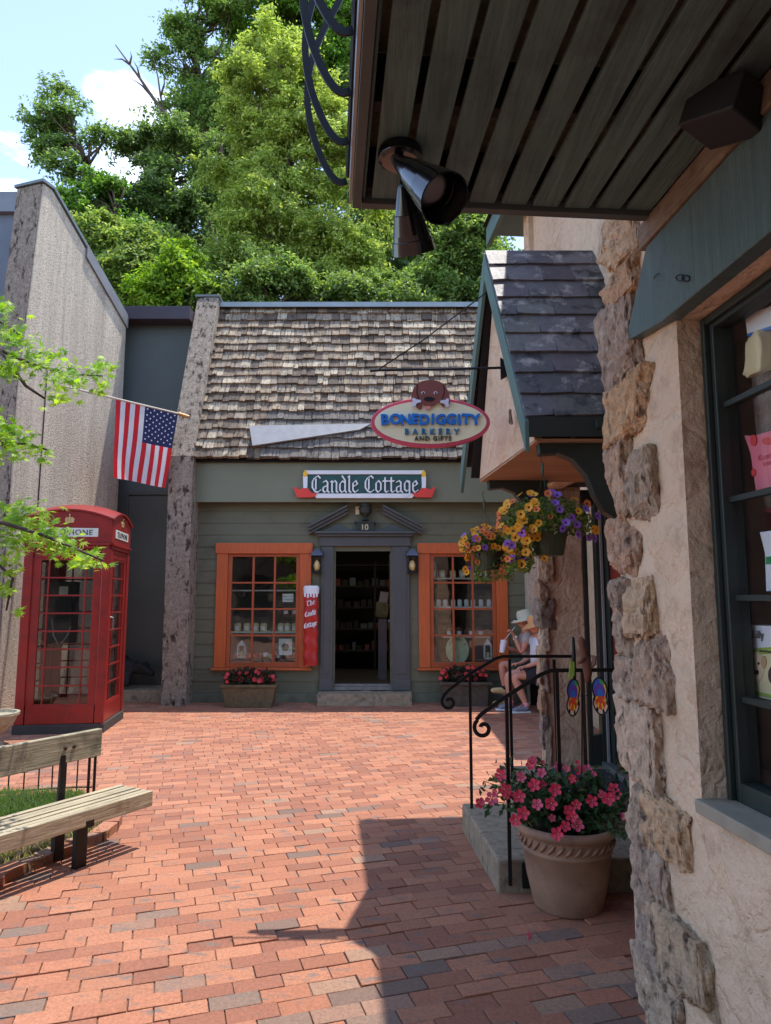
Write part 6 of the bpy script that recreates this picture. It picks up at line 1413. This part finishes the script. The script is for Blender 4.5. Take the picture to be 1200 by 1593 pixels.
tree('tall airy dark-limbed tree rising beside the bare branch', 22, [(330, 330), (322, 250), (318, 170), (310, 110), (300, 50)], [(305, 60, 45, 50), (350, 40, 48, 40), (285, 110, 32, 36), (360, 110, 40, 40), (330, 170, 52, 34), (290, 160, 30, 30)], 80, 21000, .13, [hx(122, 150, 84), hx(136, 162, 92), hx(106, 134, 78)], rc=.5, seed=2, airy=1, extra_limbs=([(345, 300), (345, 200), (352, 120), (360, 60)], [(330, 230), (350, 170), (372, 110)]), trunk_r=.18)
tree('dark green mid-height tree between the airy tree and the bright one', 19.5, [(290, 430), (275, 330), (262, 270), (250, 220)], [(225, 225, 40, 38), (270, 260, 62, 60), (240, 320, 52, 46), (300, 330, 60, 60), (270, 400, 60, 50)], 90, 38000, .13, DG, rc=.6, seed=3)
bt_ = tree('largest bright yellow-green tree filling the middle of the hillside', 16.5, [(470, 520), (462, 400), (452, 300), (445, 200), (440, 120)], [(430, 130, 80, 70), (390, 220, 80, 70), (490, 230, 75, 80), (430, 310, 95, 80), (520, 330, 70, 80), (400, 400, 90, 62), (520, 430, 75, 60)], 210, 150000, .105, YG, rc=.55, seed=4, trunk_r=.26)
tree('tall pale green tree at the top left of the iron balcony railing', 23, [(430, 300), (425, 180), (420, 90), (418, 20)], [(400, 20, 62, 50), (470, 30, 65, 55), (510, 90, 55, 60), (440, 90, 60, 50), (530, 20, 50, 60)], 120, 52000, .16, [hx(104, 142, 56), hx(120, 156, 64), hx(86, 126, 54)], rc=.7, seed=5)
tree('dark shaded tree behind the conical spotlights', 19, [(650, 520), (648, 400), (640, 300)], [(620, 300, 70, 80), (600, 400, 70, 70), (690, 390, 70, 75), (650, 460, 90, 40)], 130, 60000, .15, DG, rc=.65, seed=6)
tree('sunlit green tree between the sign arm and the slate porch roof', 15.5, [(735, 520), (733, 430), (728, 370)], [(735, 370, 50, 46), (700, 425, 56, 46), (748, 440, 40, 50), (640, 455, 50, 26)], 100, 46000, .115, MG, rc=.5, seed=7)
tree('bushy bright green tree low behind the dark recess wall', 15.5, [(245, 520), (245, 460), (240, 400)], [(240, 420, 60, 46), (180, 430, 50, 46), (290, 450, 50, 34), (160, 370, 36, 40)], 110, 50000, .115, MG + YG[:2], rc=.5, seed=8)
tree('yellow-tipped small tree just above the mossy pier', 14.6, [(290, 520), (285, 460), (282, 420)], [(282, 432, 34, 34), (262, 462, 44, 22)], 44, 16000, .11, [hx(150, 176, 60), hx(120, 156, 56)], rc=.4, seed=9, trunk_r=.08)
tree('low spreading green tree behind the shake roof ridge', 14.8, [(430, 540), (428, 480), (425, 445)], [(420, 452, 80, 34), (540, 455, 70, 30), (340, 460, 50, 26)], 90, 42000, .105, MG, rc=.45, seed=10)
tree('round leafy tree left of the conifer gap above the concrete wall', 18, [(200, 440), (190, 380), (182, 330)], [(200, 380, 44, 46), (130, 330, 30, 30), (160, 290, 22, 20)], 50, 22000, .14, [hx(88, 124, 54), hx(106, 144, 62)], rc=.55, seed=11, airy=1)
tree('shaded tree deep in the gap behind the bright tree', 25, [(350, 420), (350, 300), (352, 240)], [(350, 260, 110, 90), (560, 250, 120, 110), (450, 180, 130, 100), (330, 390, 100, 70), (560, 400, 160, 90)], 150, 60000, .21, DG, rc=1.1, seed=12)
# bare dead-branch tree
dt = thing('bare_tree', 'leafless grey-brown dead limb reaching up left against the sky', 'tree', tuple(aY(300, 300, 20.5)))
q = MB()
def limb(pts, r0): pp = [aY(u, v, 20.5) for u, v in pts]; q.tube(pp, [r0 * (1 - .85 * i / (len(pp) - 1)) for i in range(len(pp))], 6)
limb([(330, 420), (310, 300), (300, 235), (276, 200), (256, 176), (238, 152), (218, 122), (202, 100), (180, 70)], .12)
for b_ in ([(256, 176), (250, 150), (246, 120), (240, 95), (238, 84)], [(238, 152), (222, 134), (214, 128), (196, 118)], [(218, 122), (214, 105), (208, 95)], [(202, 100), (205, 88), (203, 80)], [(250, 150), (256, 130), (255, 112)], [(202, 100), (190, 92), (178, 92)], [(276, 200), (262, 196), (244, 196)]): limb(b_, .04)
q.build('trunk', M_bark, dt, smooth=True)

# ================================================================== foreground maple
mt = thing('maple_tree', 'young maple with bright yellow-green star-shaped leaves reaching in from the left edge', 'tree', (-4.1, 4.9, 0))
MY = 4.3; q = MB()
tk = [Vector((-4.1, 4.9, 0)), Vector((-4.0, 4.85, .8)), Vector((-3.9, 4.75, 1.6)), Vector((-3.75, 4.6, 2.3)), Vector((-3.7, 4.5, 3.2))]; q.tube(tk, [.07, .06, .05, .04, .02], 8)
def mb_(px, Ys): return [aY(u, v, y) for (u, v), y in zip(px, Ys)]
brs = [([(-60, 560), (0, 545), (60, 570), (110, 582), (160, 585)], 4.2), ([(-60, 500), (0, 500), (30, 520)], 4.3), ([(-60, 690), (0, 690), (40, 690), (75, 700)], 4.1), ([(-60, 820), (0, 812), (60, 830), (110, 850), (160, 872)], 3.9), ([(-50, 900), (0, 880), (20, 900), (10, 950)], 4.0), ([(0, 545), (40, 600), (70, 620)], 4.15), ([(-60, 640), (-20, 660), (10, 700)], 4.0)]
for px, y in brs: 
    pp = mb_(px, [y] * len(px)); q.tube([tk[2 if y < 4.15 else 3]] + pp, [.03] + [.014 * (1 - .8 * i / len(pp)) for i in range(len(pp))], 6)
q.build('trunk', mat('maple_bark', hx(70, 54, 50), .8, var=.2), mt, smooth=True)
# palmate leaf: seven pointed lobes
rn = np.random.default_rng(9)
lob = []; 
for k in range(7):
    a = (k - 3) * .62; L_ = [.55, .8, .95, 1.05, .95, .8, .55][k]
    lob.append((math.sin(a) * L_, math.cos(a) * L_))
    if k < 6: am = a + .31; lob.append((math.sin(am) * .36, math.cos(am) * .36))
lob = np.array([(0, -.12)] + lob); nl_ = len(lob)
cl = [(20, 520, 34, 24, 70), (60, 560, 40, 28, 110), (10, 570, 30, 26, 60), (100, 590, 30, 24, 70), (155, 572, 24, 18, 42), (160, 598, 14, 14, 20), (90, 620, 24, 14, 34), (8, 478, 12, 14, 16), (30, 690, 34, 26, 90), (5, 670, 20, 24, 40), (65, 710, 14, 14, 16),
      (20, 800, 26, 22, 60), (60, 812, 34, 28, 90), (90, 845, 34, 24, 80), (130, 870, 30, 18, 60), (20, 840, 26, 26, 50), (10, 880, 20, 22, 34), (5, 915, 18, 14, 20), (30, 950, 10, 8, 6), (-30, 560, 30, 60, 60), (-30, 680, 30, 40, 50), (-30, 830, 30, 50, 60)]
Pc = []
for (u, v, ru, rv, n) in cl:
    for i in range(int(n * 1.25)):
        d = rn.normal(size=2) * .52; y = 4.1 + rn.normal() * .12; p = aY(u + d[0] * ru, v + d[1] * rv, y); Pc.append(p)
Pc = np.array(Pc); n = len(Pc)
N_ = rn.normal(size=(n, 3)) * .45 + np.array([[0, -.45, .8]]); N_ /= np.linalg.norm(N_, axis=1, keepdims=True)
D = rn.normal(size=(n, 3)) * .7 + np.array([[.7, -.1, -.45]]); D -= (D * N_).sum(1, keepdims=True) * N_; D /= np.linalg.norm(D, axis=1, keepdims=True); S = np.cross(D, N_)
sz = rn.uniform(.03, .052, (n, 1))
V = Pc[:, None, :] + (S[:, None, :] * lob[None, :, 0:1] + D[:, None, :] * lob[None, :, 1:2]) * sz[:, None, :] - N_[:, None, :] * (np.abs(lob[None, :, 0:1]) * .25 + .1 * lob[None, :, 1:2] ** 2) * sz[:, None, :]
V = np.concatenate([Pc[:, None, :], V], 1); m_ = nl_ + 1; b_ = np.arange(n) * m_
T_ = []
for i in range(nl_): T_.append(np.stack([b_, b_ + 1 + i, b_ + 1 + (i + 1) % nl_], 1))
F = np.stack(T_, 1).reshape(-1); lt = np.full(n * nl_, 3)
pc_ = np.array([hx(150, 186, 50), hx(132, 172, 50), hx(168, 196, 70), hx(110, 154, 48)])[rn.integers(0, 4, n)] * rn.uniform(.8, 1.15, (n, 1))
npmesh('crown', V.reshape(-1, 3), F, lt, np.repeat(pc_, nl_, axis=0), M_leaf, mt)

# ================================================================== across the lane, behind the viewer
ob = thing('opposite_shop', 'stone shop with dark windows across the lane behind the viewer', 'building', (0, -9, 0))
q = MB(); q.bb(-12, 9, -13, -8.5, 0, 5.2); q.build('wall', mat('rubble_wall', hx(120, 108, 98), .95, var=.35, scale=2.5, bump=1, bscale=5, bdist=.1), ob)
q = MB(); q.prism([(-12.3, -8.0, 5.0), (-12.3, -13, 9.0), (-12.3, -13, 5.0)], (21.6, 0, 0)); q.build('roof', M_underlay, ob)
for x in (-9, -5.5, -2, 2.2, 6): q = MB(); q.bb(x - .8, x + .8, -8.52, -8.46, .9, 2.5); q.build('window', M_greenpaint, ob)
for (x, y, sd) in ((-7, -5.5, 31), (-3.4, -6.4, 32)):
    k = thing('leafy_tree', ('green courtyard tree behind the viewer at the far left', 'green courtyard tree behind the viewer near the middle')[sd - 31], 'tree', (x, y, 0)); q = MB(); q.tube([(x, y, 0), (x + .1, y, 2), (x, y, 4)], [.12, .1, .05], 7); q.build('trunk', M_bark, k)
    rn = np.random.default_rng(sd); n = 9000; d = rn.normal(size=(n, 3)); P = d / np.linalg.norm(d, axis=1, keepdims=True) * rn.uniform(.3, 1, (n, 1)) ** .5 * np.array([[1.7, 1.5, 1.6]]) + np.array([[x, y, 4.2]]); leafcloud('crown', P, d, .16, MG, k, rn)

# drop stray shared helpers
for o in list(bpy.data.objects):
    if o.type == 'MESH' and len(o.data.vertices) == 0: bpy.data.objects.remove(o)
